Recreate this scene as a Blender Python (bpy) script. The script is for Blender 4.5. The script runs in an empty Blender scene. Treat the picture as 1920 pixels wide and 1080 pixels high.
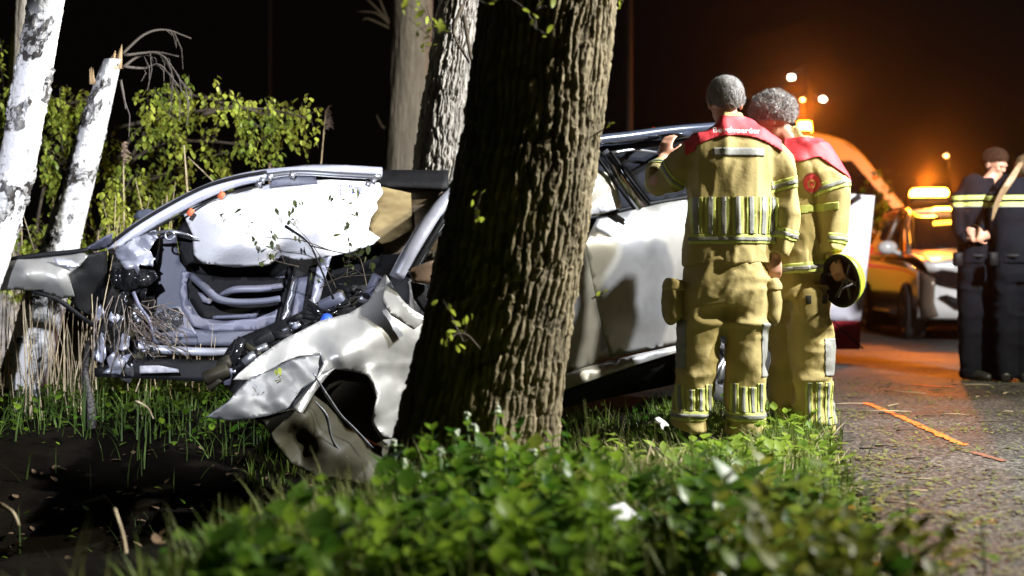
import bpy, bmesh, math, random
import numpy as np
from mathutils import Vector, Matrix
from mathutils.bvhtree import BVHTree
from mathutils.geometry import delaunay_2d_cdt
random.seed(5)
RNG = np.random.default_rng(5)
SC = bpy.context.scene
COL = SC.collection
R = math.radians

# ------------------------------------------------------------------ camera, sky, lamps, exposure
CAM_H = 0.81
FPX = 2400.0
cam = bpy.data.cameras.new('camera'); camo = bpy.data.objects.new('camera', cam); COL.objects.link(camo)
camo.location = (0, 0, CAM_H); camo.rotation_euler = (R(90), 0, 0)
cam.sensor_width = 36; cam.lens = 45; cam.shift_y = -20 / 1920
cam.clip_start = .05; cam.clip_end = 3000
cam.dof.use_dof = True; cam.dof.focus_distance = 6.3; cam.dof.aperture_fstop = 1.6
SC.camera = camo
SC.view_settings.view_transform = 'Standard'; SC.view_settings.look = 'None'
SC.view_settings.exposure = 0; SC.view_settings.gamma = 1
SC.render.engine = 'CYCLES'
cy = SC.cycles
cy.use_denoising = True
cy.max_bounces = 6; cy.volume_bounces = 0; cy.transparent_max_bounces = 12; cy.caustics_reflective = False; cy.caustics_refractive = False
cy.sample_clamp_indirect = 4
try: cy.denoiser = 'OPENIMAGEDENOISE'
except Exception: pass

world = bpy.data.worlds.new('World'); SC.world = world; world.use_nodes = True
wt = world.node_tree; bgn = wt.nodes['Background']
sky = wt.nodes.new('ShaderNodeTexSky'); sky.sky_type = 'NISHITA'; sky.sun_disc = False
sky.sun_elevation = R(-6); sky.sun_rotation = R(60)
mixn = wt.nodes.new('ShaderNodeMix'); mixn.data_type = 'RGBA'; mixn.inputs[0].default_value = .06
mixn.inputs[6].default_value = (.008, .0058, .0050, 1)
wt.links.new(sky.outputs[0], mixn.inputs[7]); wt.links.new(mixn.outputs[2], bgn.inputs[0])
bgn.inputs[1].default_value = .2

def lamp(name, kind, loc, power, color, aim=None, size=.1, angle=None, blend=.3):
    l = bpy.data.lights.new(name, kind); l.energy = power; l.color = color; l.shadow_soft_size = size
    o = bpy.data.objects.new(name, l); COL.objects.link(o); o.location = loc
    if aim is not None: o.rotation_euler = (Vector(aim) - Vector(loc)).to_track_quat('-Z', 'Y').to_euler()
    if angle: l.spot_size = R(angle); l.spot_blend = blend
    return o
# the two heads of the scene lighting mast standing on the road, right of the picture
lamp('flood_light_warm', 'POINT', (4.8, 5.0, 4.0), 2500, (1, .95, .78), size=.09)
lamp('flood_light_cold', 'SPOT', (5.4, 5.75, 4.9), 5600, (.88, .92, 1), aim=(-1.9, 6.9, .9), size=.10, angle=86, blend=1)
# added spot without a seen source, brightens screen and vehicles up the road
lamp('fill_light_far', 'SPOT', (4.6, 5.2, 4.3), 4300, (.92, .93, 1), aim=(3.9, 13.5, 1.4), size=.10, angle=44, blend=.6)
# narrow cold spot added behind the camera to brighten the open cabin
lamp('cabin_fill_light', 'SPOT', (-.6, -.6, 2.3), 3600, (.82, .86, 1), aim=(-1.86, 7, .9), size=.05, angle=20.5, blend=.35)
#lamp('work_light', 'SPOT', (2.6, -2.2, 2.6), 420, (1, .95, .78), aim=(1.0, 6.5, .4), size=.15, angle=50, blend=.8)

# ------------------------------------------------------------------ helpers
def P(x, y, Y):
    """point that the photograph shows at pixel (x, y) when it stands Y metres away"""
    return Vector(((x - 960) / FPX * Y, Y, CAM_H - (y - 520) / FPX * Y))

def hash3(ix, iy, iz, seed):
    n = (ix * 374761393 + iy * 668265263 + iz * 2147483647 + seed * 974634777) & 0xffffffff
    n = ((n ^ (n >> 13)) * 1274126177) & 0xffffffff
    n = (n ^ (n >> 16)) & 0xffffffff
    return n / 4294967295.0
def vnoise(p, seed=0):
    p = np.asarray(p, dtype=float); i = np.floor(p).astype(np.int64); f = p - i; f = f * f * (3 - 2 * f)
    out = 0
    for dx in (0, 1):
        for dy in (0, 1):
            for dz in (0, 1):
                w = (f[:, 0] if dx else 1 - f[:, 0]) * (f[:, 1] if dy else 1 - f[:, 1]) * (f[:, 2] if dz else 1 - f[:, 2])
                out = out + w * hash3(i[:, 0] + dx, i[:, 1] + dy, i[:, 2] + dz, seed)
    return out * 2 - 1
def fbm(p, seed=0, oct=3):
    s = 0; a = 1; t = 0; p = np.asarray(p, dtype=float)
    for k in range(oct):
        s = s + a * vnoise(p * 2 ** k, seed + k * 17); t += a; a *= .5
    return s / t

def tag(o, label=None, cat=None, group=None, kind=None):
    if label: o['label'] = label
    if cat: o['category'] = cat
    if group: o['group'] = group
    if kind: o['kind'] = kind
    return o
def thing(name, label, cat, loc=(0, 0, 0), group=None):
    o = bpy.data.objects.new(name, None); COL.objects.link(o); o.location = loc; o.empty_display_size = .1
    return tag(o, label, cat, group)
def rootloc(parent):
    v = Vector((0, 0, 0)); p = parent
    while p is not None: v += p.location; p = p.parent
    return v
def mesh_np(name, V, F, mat, smooth=True):
    """V (n,3); F (m,3) or (m,4) arrays, or a list of tuples"""
    me = bpy.data.meshes.new(name)
    if isinstance(F, np.ndarray):
        V = np.asarray(V, dtype=np.float32); k = F.shape[1]; m = len(F)
        me.vertices.add(len(V)); me.vertices.foreach_set('co', V.ravel())
        me.loops.add(m * k); me.loops.foreach_set('vertex_index', F.astype(np.int32).ravel())
        me.polygons.add(m); me.polygons.foreach_set('loop_start', np.arange(0, m * k, k, dtype=np.int32))
        me.update(calc_edges=True); me.validate()
    else:
        me.from_pydata([tuple(v) for v in V], [], F); me.update()
    if smooth and len(me.polygons): me.polygons.foreach_set('use_smooth', [True] * len(me.polygons))
    if mat: me.materials.append(mat)
    return me
def obj(name, V, F, mat, parent=None, smooth=True, solid=0, label=None):
    """link a mesh whose vertices are given in world space"""
    off = rootloc(parent)
    V = np.asarray([tuple(v) for v in V] if not isinstance(V, np.ndarray) else V, dtype=float) - np.array(off)
    me = mesh_np(name, V, F, mat, smooth)
    o = bpy.data.objects.new(name, me); COL.objects.link(o); o.parent = parent
    if solid:
        s = o.modifiers.new('solid', 'SOLIDIFY'); s.thickness = solid; s.offset = 0
    if label: o['label'] = label
    return o
class MB:
    def __init__(s): s.V = []; s.F = []
    def add(s, V, F):
        b = len(s.V); s.V += [tuple(v) for v in V]; s.F += [tuple(b + i for i in f) for f in F]; return s
    def box(s, c, size, rot=None, bev=.12):
        # chamfered box: 24 verts
        hx, hy, hz = [a / 2 for a in size]; b = min(hx, hy, hz) * bev * 2
        bm = bmesh.new(); bmesh.ops.create_cube(bm, size=1)
        for v in bm.verts: v.co = Vector((v.co.x * size[0], v.co.y * size[1], v.co.z * size[2]))
        if b > 1e-5: bmesh.ops.bevel(bm, geom=list(bm.edges), offset=b, segments=1, affect='EDGES', profile=.5)
        M_ = (rot.to_matrix() if hasattr(rot, 'to_matrix') else (rot or Matrix.Identity(3)))
        bm.verts.index_update()
        s.add([Vector(c) + M_ @ v.co for v in bm.verts], [[v.index for v in f.verts] for f in bm.faces]); bm.free(); return s
    def tube(s, pts, r, seg=8, cap=True, flat=1.0):
        V, F = tube_geo(pts, r, seg, cap, flat); return s.add(V, F)
    def ball(s, c, r, u=12, v=8):
        V = []; F = []
        r = (r, r, r) if not hasattr(r, '__len__') else r
        for i in range(1, v):
            a = math.pi * i / v
            for j in range(u):
                b = 2 * math.pi * j / u
                V.append((c[0] + r[0] * math.sin(a) * math.cos(b), c[1] + r[1] * math.sin(a) * math.sin(b), c[2] + r[2] * math.cos(a)))
        t = len(V); V.append((c[0], c[1], c[2] + r[2])); V.append((c[0], c[1], c[2] - r[2]))
        for i in range(v - 2):
            for j in range(u): F.append((i * u + j, (i + 1) * u + j, (i + 1) * u + (j + 1) % u, i * u + (j + 1) % u))
        for j in range(u):
            F.append((t, j, (j + 1) % u)); F.append((t + 1, (v - 2) * u + (j + 1) % u, (v - 2) * u + j))
        return s.add(V, F)
    def build(s, name, mat, parent=None, smooth=True, label=None, solid=0):
        return obj(name, s.V, s.F, mat, parent, smooth, solid, label)
def catmull(pts, n=4):
    pts = [np.array(p, dtype=float) for p in pts]
    if len(pts) < 3: return [pts[0] + (pts[-1] - pts[0]) * t for t in np.linspace(0, 1, n + 1)]
    Q = [2 * pts[0] - pts[1]] + pts + [2 * pts[-1] - pts[-2]]
    out = []
    for i in range(1, len(Q) - 2):
        for k in range(n):
            t = k / n; a, b, c, d = Q[i - 1], Q[i], Q[i + 1], Q[i + 2]
            out.append(.5 * ((2 * b) + (c - a) * t + (2 * a - 5 * b + 4 * c - d) * t * t + (3 * b - a - 3 * c + d) * t ** 3))
    out.append(pts[-1]); return out
def tube_geo(pts, r, seg=8, cap=True, flat=1.0):
    pts = [Vector(tuple(p)) for p in pts]; n = len(pts)
    if not hasattr(r, '__len__'): r = [r] * n
    elif len(r) != n: r = list(np.interp(np.linspace(0, 1, n), np.linspace(0, 1, len(r)), r))
    V = []; F = []
    t0 = (pts[1] - pts[0]).normalized(); up = Vector((0, -1, 0)) if abs(t0.y) < .9 else Vector((0, 0, 1))
    a = t0.cross(up).normalized()
    for i in range(n):
        t = (pts[min(i + 1, n - 1)] - pts[max(i - 1, 0)])
        t = t.normalized() if t.length > 1e-9 else t0
        a = (a - t * a.dot(t)).normalized(); b = t.cross(a)
        for j in range(seg):
            th = 2 * math.pi * j / seg
            V.append(pts[i] + a * math.cos(th) * r[i] + b * math.sin(th) * r[i] * flat)
    for i in range(n - 1):
        for j in range(seg): F.append((i * seg + j, i * seg + (j + 1) % seg, (i + 1) * seg + (j + 1) % seg, (i + 1) * seg + j))
    if cap: F.append(tuple(range(seg))[::-1]); F.append(tuple((n - 1) * seg + j for j in range(seg)))
    return V, F
def foldfield(q, sc, seed, n=3):
    rs = np.random.default_rng(seed + 900); out = 0; q = np.asarray(q, dtype=float)
    w = q + sc * .35 * np.column_stack([vnoise(np.column_stack([q / sc * .8, q[:, 0] * 0 + 3]), seed), vnoise(np.column_stack([q / sc * .8, q[:, 0] * 0 + 9]), seed)])
    for k in range(n):
        a = rs.random() * 3.14; u = (w @ np.array([math.cos(a), math.sin(a)])) / (sc * rs.uniform(.8, 1.7)) + rs.random() * 2
        out = out + np.abs((u % 2) - 1) / (1 + k * .4)
    return out - n * .35
def tpx(pts, sub=3):
    """a smooth path through (x, y, Y) pixel-and-distance points"""
    w = [P(*p) for p in pts]
    return catmull(w, sub) if len(w) > 2 else w

def inside(poly, x, y):
    c = False; n = len(poly); j = n - 1
    for i in range(n):
        xi, yi = poly[i][:2]; xj, yj = poly[j][:2]
        if (yi > y) != (yj > y) and x < (xj - xi) * (y - yi) / (yj - yi + 1e-12) + xi: c = not c
        j = i
    return c
def tps(pts):
    A = np.array(pts, dtype=float); n = len(A); X = A[:, :2] / 100; z = A[:, 2]
    d = np.linalg.norm(X[:, None] - X[None], axis=2); K = np.where(d > 0, d * d * np.log(d + 1e-12), 0) + np.eye(n) * 1e-3
    L = np.zeros((n + 3, n + 3)); L[:n, :n] = K; L[:n, n] = 1; L[:n, n + 1:] = X; L[n, :n] = 1; L[n + 1:, :n] = X.T
    w = np.linalg.solve(L, np.concatenate([z, [0, 0, 0]]))
    def f(q):
        q = np.asarray(q, dtype=float) / 100; dd = np.linalg.norm(q[:, None] - X[None], axis=2)
        return np.where(dd > 0, dd * dd * np.log(dd + 1e-12), 0) @ w[:n] + w[n] + q @ w[n + 1:]
    return f
def sheet(name, outl, mat, parent, ctrl=(), step=14, bump=0, bs=40, crease=0, cs=60, thick=.004, seed=1, curve=False, label=None, jag=0, facet=0, fs=45):
    """a bent sheet of real thickness: outline and inner points are (x, y, Y)"""
    o3 = [np.array(p, dtype=float) for p in outl]
    if curve: o3 = catmull(o3 + [o3[0]], 4)[:-1]
    pts = []
    for i in range(len(o3)):
        a = o3[i]; b = o3[(i + 1) % len(o3)]; n = max(1, int(np.hypot(*(b - a)[:2]) / step))
        for k in range(n): pts.append(a + (b - a) * k / n)
    f = tps([tuple(p) for p in (list(outl) + list(ctrl))])
    rs = np.random.default_rng(seed)
    poly = [(p[0], p[1]) for p in pts]
    if jag: poly = [(x + rs.normal() * jag, y + rs.normal() * jag) for x, y in poly]
    xs = [p[0] for p in poly]; ys = [p[1] for p in poly]; q = []
    y = min(ys) + step / 2; r_ = 0
    while y < max(ys):
        x = min(xs) + (step / 2 if r_ % 2 else step)
        while x < max(xs):
            px_, py_ = x + rs.normal() * step * .12, y + rs.normal() * step * .12
            if inside(poly, px_, py_) and min((px_ - a) ** 2 + (py_ - b) ** 2 for a, b in poly) > (step * .45) ** 2: q.append((px_, py_))
            x += step
        y += step * .87; r_ += 1
    n = len(poly)
    vs, es, fcs, *_ = delaunay_2d_cdt([Vector(a) for a in poly + q], [(i, (i + 1) % n) for i in range(n)], [], 1, 1e-6)
    A = np.array([tuple(v) for v in vs]); D = f(A)
    z = np.zeros(len(A)); A3 = np.column_stack([A, z + seed * 7.3])
    if bump: D = D + bump * fbm(A3 / bs, seed, 3)
    if crease: D = D + crease * (1 - 2 * np.abs(vnoise(A3 / cs, seed + 5))) + crease * .5 * (1 - 2 * np.abs(vnoise(A3 / cs * 2.1, seed + 9)))
    if facet: D = D + facet * foldfield(A, fs, seed)
    V = [P(a[0], a[1], d) for a, d in zip(A, D)]
    F = []
    for f_ in fcs:
        c = sum((A[i] for i in f_), np.zeros(2)) / len(f_)
        if not inside(poly, c[0], c[1]): continue
        a, b, c_ = V[f_[0]], V[f_[1]], V[f_[2]]
        F.append(tuple(f_) if (b - a).cross(c_ - a).y < 0 else tuple(f_[::-1]))
    return obj(name, V, F, mat, parent, True, thick, label)

# ---- materials
def newmat(name):
    m = bpy.data.materials.new(name); m.use_nodes = True; nt = m.node_tree
    return m, nt, nt.nodes['Principled BSDF']
def MAT(name, c, rough=.5, metal=0, c2=None, ns=8, amt=.5, bump=0, bsc=60, coat=0, stretch=(1, 1, 1), detail=4, emis=None, es=0, trans=0, sss=0, spec=None, contrast=None):
    m, nt, b = newmat(name); N = nt.nodes; L = nt.links
    b.inputs['Base Color'].default_value = (*c, 1); b.inputs['Roughness'].default_value = rough; b.inputs['Metallic'].default_value = metal
    b.inputs['Coat Weight'].default_value = coat; b.inputs['Coat Roughness'].default_value = .08
    if spec is not None: b.inputs['Specular IOR Level'].default_value = spec
    if trans: b.inputs['Transmission Weight'].default_value = trans
    if sss: b.inputs['Subsurface Weight'].default_value = sss; b.inputs['Subsurface Scale'].default_value = .01
    tc = N.new('ShaderNodeTexCoord'); mp = N.new('ShaderNodeMapping'); mp.inputs['Scale'].default_value = stretch
    L.new(tc.outputs['Object'], mp.inputs[0])
    c2 = c2 or tuple(v * .8 for v in c)
    nz = N.new('ShaderNodeTexNoise'); nz.inputs['Scale'].default_value = ns; nz.inputs['Detail'].default_value = detail
    L.new(mp.outputs[0], nz.inputs[0])
    rp = N.new('ShaderNodeValToRGB'); lo, hi = contrast or (.5 - .25, .5 + .25)
    rp.color_ramp.elements[0].position = lo; rp.color_ramp.elements[1].position = hi
    rp.color_ramp.elements[0].color = (*c2, 1); rp.color_ramp.elements[1].color = (*c, 1)
    L.new(nz.outputs[0], rp.inputs[0]); L.new(rp.outputs[0], b.inputs['Base Color'])
    if bump:
        n2 = N.new('ShaderNodeTexNoise'); n2.inputs['Scale'].default_value = bsc; n2.inputs['Detail'].default_value = 5
        L.new(mp.outputs[0], n2.inputs[0]); bp = N.new('ShaderNodeBump'); bp.inputs['Strength'].default_value = bump; bp.inputs['Distance'].default_value = .01
        L.new(n2.outputs[0], bp.inputs['Height']); L.new(bp.outputs[0], b.inputs['Normal'])
    if emis:
        b.inputs['Emission Color'].default_value = (*emis, 1); b.inputs['Emission Strength'].default_value = es
    return m
def LEAF(name, c, c2, rough=.45, trans=.35):
    m, nt, b = newmat(name); N = nt.nodes; L = nt.links
    tc = N.new('ShaderNodeTexCoord'); nz = N.new('ShaderNodeTexNoise'); nz.inputs['Scale'].default_value = 9; nz.inputs['Detail'].default_value = 3
    L.new(tc.outputs['Object'], nz.inputs[0])
    nb = N.new('ShaderNodeTexNoise'); nb.inputs['Scale'].default_value = 2.2; L.new(tc.outputs['Object'], nb.inputs[0])
    ad = N.new('ShaderNodeMath'); ad.operation = 'MULTIPLY_ADD'; ad.inputs[1].default_value = .5; ad.inputs[2].default_value = 0
    L.new(nb.outputs[0], ad.inputs[0]); a2 = N.new('ShaderNodeMath'); a2.operation = 'MULTIPLY_ADD'; a2.inputs[1].default_value = .5
    L.new(nz.outputs[0], a2.inputs[0]); L.new(ad.outputs[0], a2.inputs[2])
    rp = N.new('ShaderNodeValToRGB'); rp.color_ramp.elements[0].position = .4; rp.color_ramp.elements[1].position = .6
    rp.color_ramp.elements[0].color = (*c2, 1); rp.color_ramp.elements[1].color = (*c, 1)
    L.new(a2.outputs[0], rp.inputs[0]); L.new(rp.outputs[0], b.inputs['Base Color']); b.inputs['Roughness'].default_value = rough; b.inputs['Specular IOR Level'].default_value = .25
    tr = N.new('ShaderNodeBsdfTranslucent'); L.new(rp.outputs[0], tr.inputs[0])
    mx = N.new('ShaderNodeMixShader'); mx.inputs[0].default_value = trans
    L.new(b.outputs[0], mx.inputs[1]); L.new(tr.outputs[0], mx.inputs[2]); L.new(mx.outputs[0], N['Material Output'].inputs[0])
    return m
def EMIT(name, c, s):
    m, nt, b = newmat(name); b.inputs['Base Color'].default_value = (*[min(v, .8) for v in c], 1)
    b.inputs['Emission Color'].default_value = (*c, 1); b.inputs['Emission Strength'].default_value = s; return m
# ------------------------------------------------------------------ ground, road
def smooth(a, b, x):
    t = np.clip((x - a) / (b - a), 0, 1); return t * t * (3 - 2 * t)
def road_edge(Y): return 1.02 + (np.clip(Y, 2.5, 30) - 3.47) * .19
def H(X, Y):
    X = np.asarray(X, dtype=float); Y = np.asarray(Y, dtype=float)
    e = road_edge(Y)
    off = smooth(0, .5, e - X)
    p = np.column_stack([X.ravel(), Y.ravel(), X.ravel() * 0])
    nz = (fbm(p * 1.7, 3, 4)).reshape(X.shape)
    z = off * (.05 + .05 * nz)
    z = z + off * .11 * np.exp(-(((X - .05) / .7) ** 2 + ((Y - 4.9) / .7) ** 2))
    # ditch: centre line from (-4.5, 2.6) to (-.2, 6.3)
    ax, ay, bx, by = -4.5, 2.9, -.1, 6.2
    dx, dy = bx - ax, by - ay; L2 = dx * dx + dy * dy
    t = ((X - ax) * dx + (Y - ay) * dy) / L2; tc = np.clip(t, -1, 1.0)
    d = np.hypot(X - ax - dx * tc, Y - ay - dy * tc)
    z = z - .72 * np.exp(-(d / .85) ** 2) * (1 - .25 * np.clip(t, 0, 1)) * off
    z = z + off * np.exp(-(d / 1.0) ** 2) * (.09 * fbm(p * 3.7, 41, 4).reshape(X.shape))
    return z
def ground_mesh():
    xs = np.concatenate([np.linspace(-400, -14, 12), np.linspace(-13, -5.1, 22), np.linspace(-5, 2.5, 190), np.linspace(2.7, 14, 24), np.linspace(16, 400, 12)])
    ys = np.concatenate([np.linspace(-30, -1, 8), np.linspace(-.5, 1.9, 14), np.linspace(2, 9, 190), np.linspace(9.2, 20, 40), np.linspace(22, 900, 20)])
    X, Y = np.meshgrid(xs, ys); Z = H(X, Y); Z = np.where(X > road_edge(Y) + .05, Z - .03, Z)
    n, m = X.shape; V = np.column_stack([X.ravel(), Y.ravel(), Z.ravel()])
    i = np.arange(n * m).reshape(n, m); F = np.column_stack([i[:-1, :-1].ravel(), i[:-1, 1:].ravel(), i[1:, 1:].ravel(), i[1:, :-1].ravel()])
    return V, F
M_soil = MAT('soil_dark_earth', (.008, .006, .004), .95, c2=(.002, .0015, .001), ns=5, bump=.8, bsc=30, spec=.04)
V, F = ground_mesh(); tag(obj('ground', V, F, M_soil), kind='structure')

def asphalt():
    m, nt, b = newmat('asphalt'); N = nt.nodes; L = nt.links
    tc = N.new('ShaderNodeTexCoord')
    def noise(s, d=3):
        n = N.new('ShaderNodeTexNoise'); n.inputs['Scale'].default_value = s; n.inputs['Detail'].default_value = d; L.new(tc.outputs['Object'], n.inputs[0]); return n
    vo = N.new('ShaderNodeTexVoronoi'); vo.inputs['Scale'].default_value = 70; L.new(tc.outputs['Object'], vo.inputs[0])
    rp = N.new('ShaderNodeValToRGB'); e = rp.color_ramp.elements; e[0].position = .05; e[0].color = (.20, .185, .165, 1); e[1].position = .5; e[1].color = (.030, .028, .027, 1)
    L.new(vo.outputs['Color'], rp.inputs[0])
    n1 = noise(1.3, 5); r1 = N.new('ShaderNodeValToRGB'); r1.color_ramp.elements[0].position = .35; r1.color_ramp.elements[0].color = (.45, .4, .36, 1); r1.color_ramp.elements[1].position = .7; r1.color_ramp.elements[1].color = (1.1, 1.05, 1, 1)
    L.new(n1.outputs[0], r1.inputs[0])
    mx = N.new('ShaderNodeMix'); mx.data_type = 'RGBA'; mx.blend_type = 'MULTIPLY'; mx.inputs[0].default_value = 1
    L.new(rp.outputs[0], mx.inputs[6]); L.new(r1.outputs[0], mx.inputs[7]); L.new(mx.outputs[2], b.inputs['Base Color'])
    r2 = N.new('ShaderNodeMapRange'); r2.inputs[3].default_value = .42; r2.inputs[4].default_value = .85; L.new(n1.outputs[0], r2.inputs[0]); L.new(r2.outputs[0], b.inputs['Roughness'])
    bp = N.new('ShaderNodeBump'); bp.inputs['Strength'].default_value = .9; bp.inputs['Distance'].default_value = .004; L.new(vo.outputs['Distance'], bp.inputs['Height']); L.new(bp.outputs[0], b.inputs['Normal'])
    return m
def road():
    ys = np.concatenate([np.linspace(-30, 2, 8), np.linspace(2.2, 16, 120), np.linspace(18, 900, 30)])
    V = []; F = []; rs = np.random.default_rng(2)
    for i, y in enumerate(ys):
        e = float(road_edge(y)) + .05 * math.sin(y * 3.1) + .03 * math.sin(y * 9)
        for t in (0, .08, .3, 1, 3, 7.5): V.append((e + t, y, .004 if t > 0 else -.02))
    for i in range(len(ys) - 1):
        for k in range(5): F.append((i * 6 + k, i * 6 + k + 1, i * 6 + 7 + k, i * 6 + 6 + k))
    tag(obj('road', V, F, asphalt()), kind='structure')
road()
# sprayed investigation marks
M_spray = MAT('orange_spray_paint', (.95, .17, .02), .7, c2=(.40, .07, .015), ns=45, contrast=(.32, .48), emis=None)
def spray(name, pts, w, label, seed, mat=None):
    rs = np.random.default_rng(seed); c = catmull(pts, 14); V = []; F = []
    for i, p in enumerate(c):
        q = c[min(i + 1, len(c) - 1)] - c[max(i - 1, 0)]; q = q / np.linalg.norm(q); nrm = np.array([-q[1], q[0]])
        ww = w * (.7 + .6 * rs.random()) * (.35 if i in (0, len(c) - 1) else 1)
        a = np.array(p[:2]) + nrm * ww * (1 + .4 * rs.normal() * .5); b = np.array(p[:2]) - nrm * ww * (1 + .4 * rs.normal() * .5)
        V += [(a[0], a[1], .0085), (b[0], b[1], .0085)]
    for i in range(len(c) - 1): F.append((2 * i, 2 * i + 1, 2 * i + 3, 2 * i + 2))
    tag(obj(name, V, F, mat or M_spray), label, 'paint mark', 'orange marks sprayed on the road')
def G(x, y, z=0):  # point of the ground plane under a pixel
    Yd = (CAM_H - z) * FPX / (y - 520); return ((x - 960) / FPX * Yd, Yd, z)
spray('spray_mark', [G(1622, 757), G(1680, 780), G(1740, 808), G(1808, 838)], .024, 'long orange line sprayed on the asphalt right of the firefighters', 1)
spray('spray_mark', [G(1708, 722), G(1750, 726), G(1792, 727)], .03, 'short orange dash sprayed across the asphalt nearer the police officers', 2)
spray('spray_mark', [G(1822, 850), G(1850, 858), G(1885, 868)], .02, 'faint worn end of the orange line at the right edge', 3, MAT('worn_spray_paint', (.30, .09, .03), .8, c2=(.08, .05, .04), ns=40))

# ------------------------------------------------------------------ scatter of blades and leaves (numpy)
def scatter(name, tmplV, tmplF, pos, scale, yaw, tilt, mat, parent=None, kind='stuff', label=None, cat=None, roll=None):
    """place a template (in local space, base at origin, pointing +Z) many times, as one mesh"""
    n = len(pos); T = np.array(tmplV, dtype=float); k = len(T)
    cy_, sy = np.cos(yaw), np.sin(yaw); ct, st = np.cos(tilt), np.sin(tilt)
    X = T[:, 0][None] * scale[:, None]; Yv = T[:, 1][None] * scale[:, None]; Z = T[:, 2][None] * scale[:, None]
    if roll is not None:
        cr, sr = np.cos(roll)[:, None], np.sin(roll)[:, None]; X, Yv = X * cr - Yv * sr, X * sr + Yv * cr
    Y2 = Yv * ct[:, None] - Z * st[:, None]; Z2 = Yv * st[:, None] + Z * ct[:, None]
    X3 = X * cy_[:, None] - Y2 * sy[:, None]; Y3 = X * sy[:, None] + Y2 * cy_[:, None]
    V = np.stack([X3 + pos[:, 0:1], Y3 + pos[:, 1:2], Z2 + pos[:, 2:3]], axis=2).reshape(-1, 3)
    Ft = np.array(tmplF); F = (Ft[None] + (np.arange(n) * k)[:, None, None]).reshape(-1, Ft.shape[1])
    o = obj(name, V, F, mat, parent)
    if kind: o['kind'] = kind
    if label: o['label'] = label
    if cat: o['category'] = cat
    return o
def blade(w=.006, h=1., bend=.35, n=4):
    V = []; F = []
    for i in range(n + 1):
        t = i / n; ww = w * (1 - t ** 1.6) + .0003
        V += [(-ww, -bend * t * t * h, t * h), (ww, -bend * t * t * h, t * h)]
    for i in range(n): F.append((2 * i, 2 * i + 1, 2 * i + 3, 2 * i + 2))
    return V, F
def leaf_t(w=.4, n=5, cup=.12, droop=.15, serr=0):
    """a leaf of length 1 along +Z, folded on its midrib; quads"""
    V = []; F = []
    for i in range(n + 1):
        t = i / n; ww = w * math.sin(math.pi * min(1, t * 1.02 + .03)) ** .8 * (1 - .45 * t) * (1 + serr * (i % 2)); yb = -droop * t * t
        if i == n: ww = .01
        V += [(-ww, yb + cup * ww * 1.5, t), (0, yb, t), (ww, yb + cup * ww * 1.5, t)]
    for i in range(n):
        a = 3 * i; F += [(a, a + 1, a + 4, a + 3), (a + 1, a + 2, a + 5, a + 4)]
    return V, F
def rnd(n): return RNG.random(n)
M_grass = LEAF('grass_blade', (.18, .25, .035), (.06, .125, .015), .5, .3)
M_grassy = LEAF('grass_pale', (.26, .27, .08), (.16, .19, .05), .6, .3)
M_weed = LEAF('nettle_leaf', (.22, .33, .028), (.04, .115, .008), .38, .45)
M_straw = MAT('dry_straw', (.58, .48, .31), .8, c2=(.30, .22, .12), ns=12)
M_twig = MAT('twig_bark', (.09, .065, .04), .85, c2=(.04, .03, .02), ns=30)

def verge_points(n, x0, x1, y0, y1, keep=None):
    X = x0 + (x1 - x0) * rnd(n * 3); Y = y0 + (y1 - y0) * rnd(n * 3)
    k = X < road_edge(Y) + .05 * RNG.standard_normal(n * 3) + .10 * vnoise(np.column_stack([X * 3, Y * 3, X * 0]), 91) - .04
    if keep is not None: k &= keep(X, Y)
    X, Y = X[k][:n], Y[k][:n]; return np.column_stack([X, Y, H(X, Y)])
def ditchd(X, Y):
    ax, ay, bx, by = -4.5, 2.9, -.1, 6.2; dx, dy = bx - ax, by - ay
    t = ((X - ax) * dx + (Y - ay) * dy) / (dx * dx + dy * dy); tc = np.clip(t, -1, 1)
    return np.hypot(X - ax - dx * tc, Y - ay - dy * tc)
def clump(X, Y, s=2.5, seed=4, thr=0):
    return vnoise(np.column_stack([X * s, Y * s, X * 0]), seed) > thr + RNG.normal(0, .25, len(X))
rim = lambda X, Y: (X > -.86 + .33 * (Y - 3.2)) | (Y > 5.6)
grassk = lambda X, Y: (ditchd(X, Y) > .72) & rim(X, Y) & (np.hypot(X - .02, Y - 4.9) > .36)
def grass(n, x0, x1, y0, y1, h, hw, mat, name, label, keep=grassk, lean=.5, w=.011):
    p = verge_points(n, x0, x1, y0, y1, keep); m = len(p)
    Vt, Ft = blade(w, 1, .35)
    return scatter(name, Vt, Ft, p, h + hw * rnd(m), rnd(m) * 6.283, (rnd(m) - .35) * lean, mat, label=label, cat='grass')
# right-hand verge between the trees and the road
bare = lambda X, Y: np.hypot((X - .42) / .42, (Y - 5.0) / .8) > .75 + RNG.normal(0, .22, len(X))
grass(13000, -1.3, 2.3, 3.0, 7.6, .04, .10, M_grass, 'grass', 'short green grass on the verge between trunk and road', keep=lambda X, Y: grassk(X, Y) & bare(X, Y) & clump(X, Y, 3.1, 13, -.18), w=.034, lean=1.1)
grass(5000, -1.0, 2.2, 3.0, 7.4, .05, .12, M_grassy, 'grass', 'pale yellowish grass blades mixed into the verge', keep=lambda X, Y: grassk(X, Y) & clump(X, Y, 2.2, 8, .1), w=.022, lean=1.1)
grass(3000, -4.6, -.9, 5.6, 9.0, .08, .2, LEAF('grass_shaded_bank', (.10, .155, .03), (.04, .08, .012), .6, .3), 'grass', 'taller green grass on the far bank behind the wreck', keep=lambda X, Y: (ditchd(X, Y) > .95) & (Y > 6.25 + .25 * vnoise(np.column_stack([X * 3, Y * 3, X * 0]), 5)), w=.018, lean=1.15)  # dimness of the far bank put into a darker green
p = verge_points(4200, -.3, 2.1, 3.3, 7.2, grassk)
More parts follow.
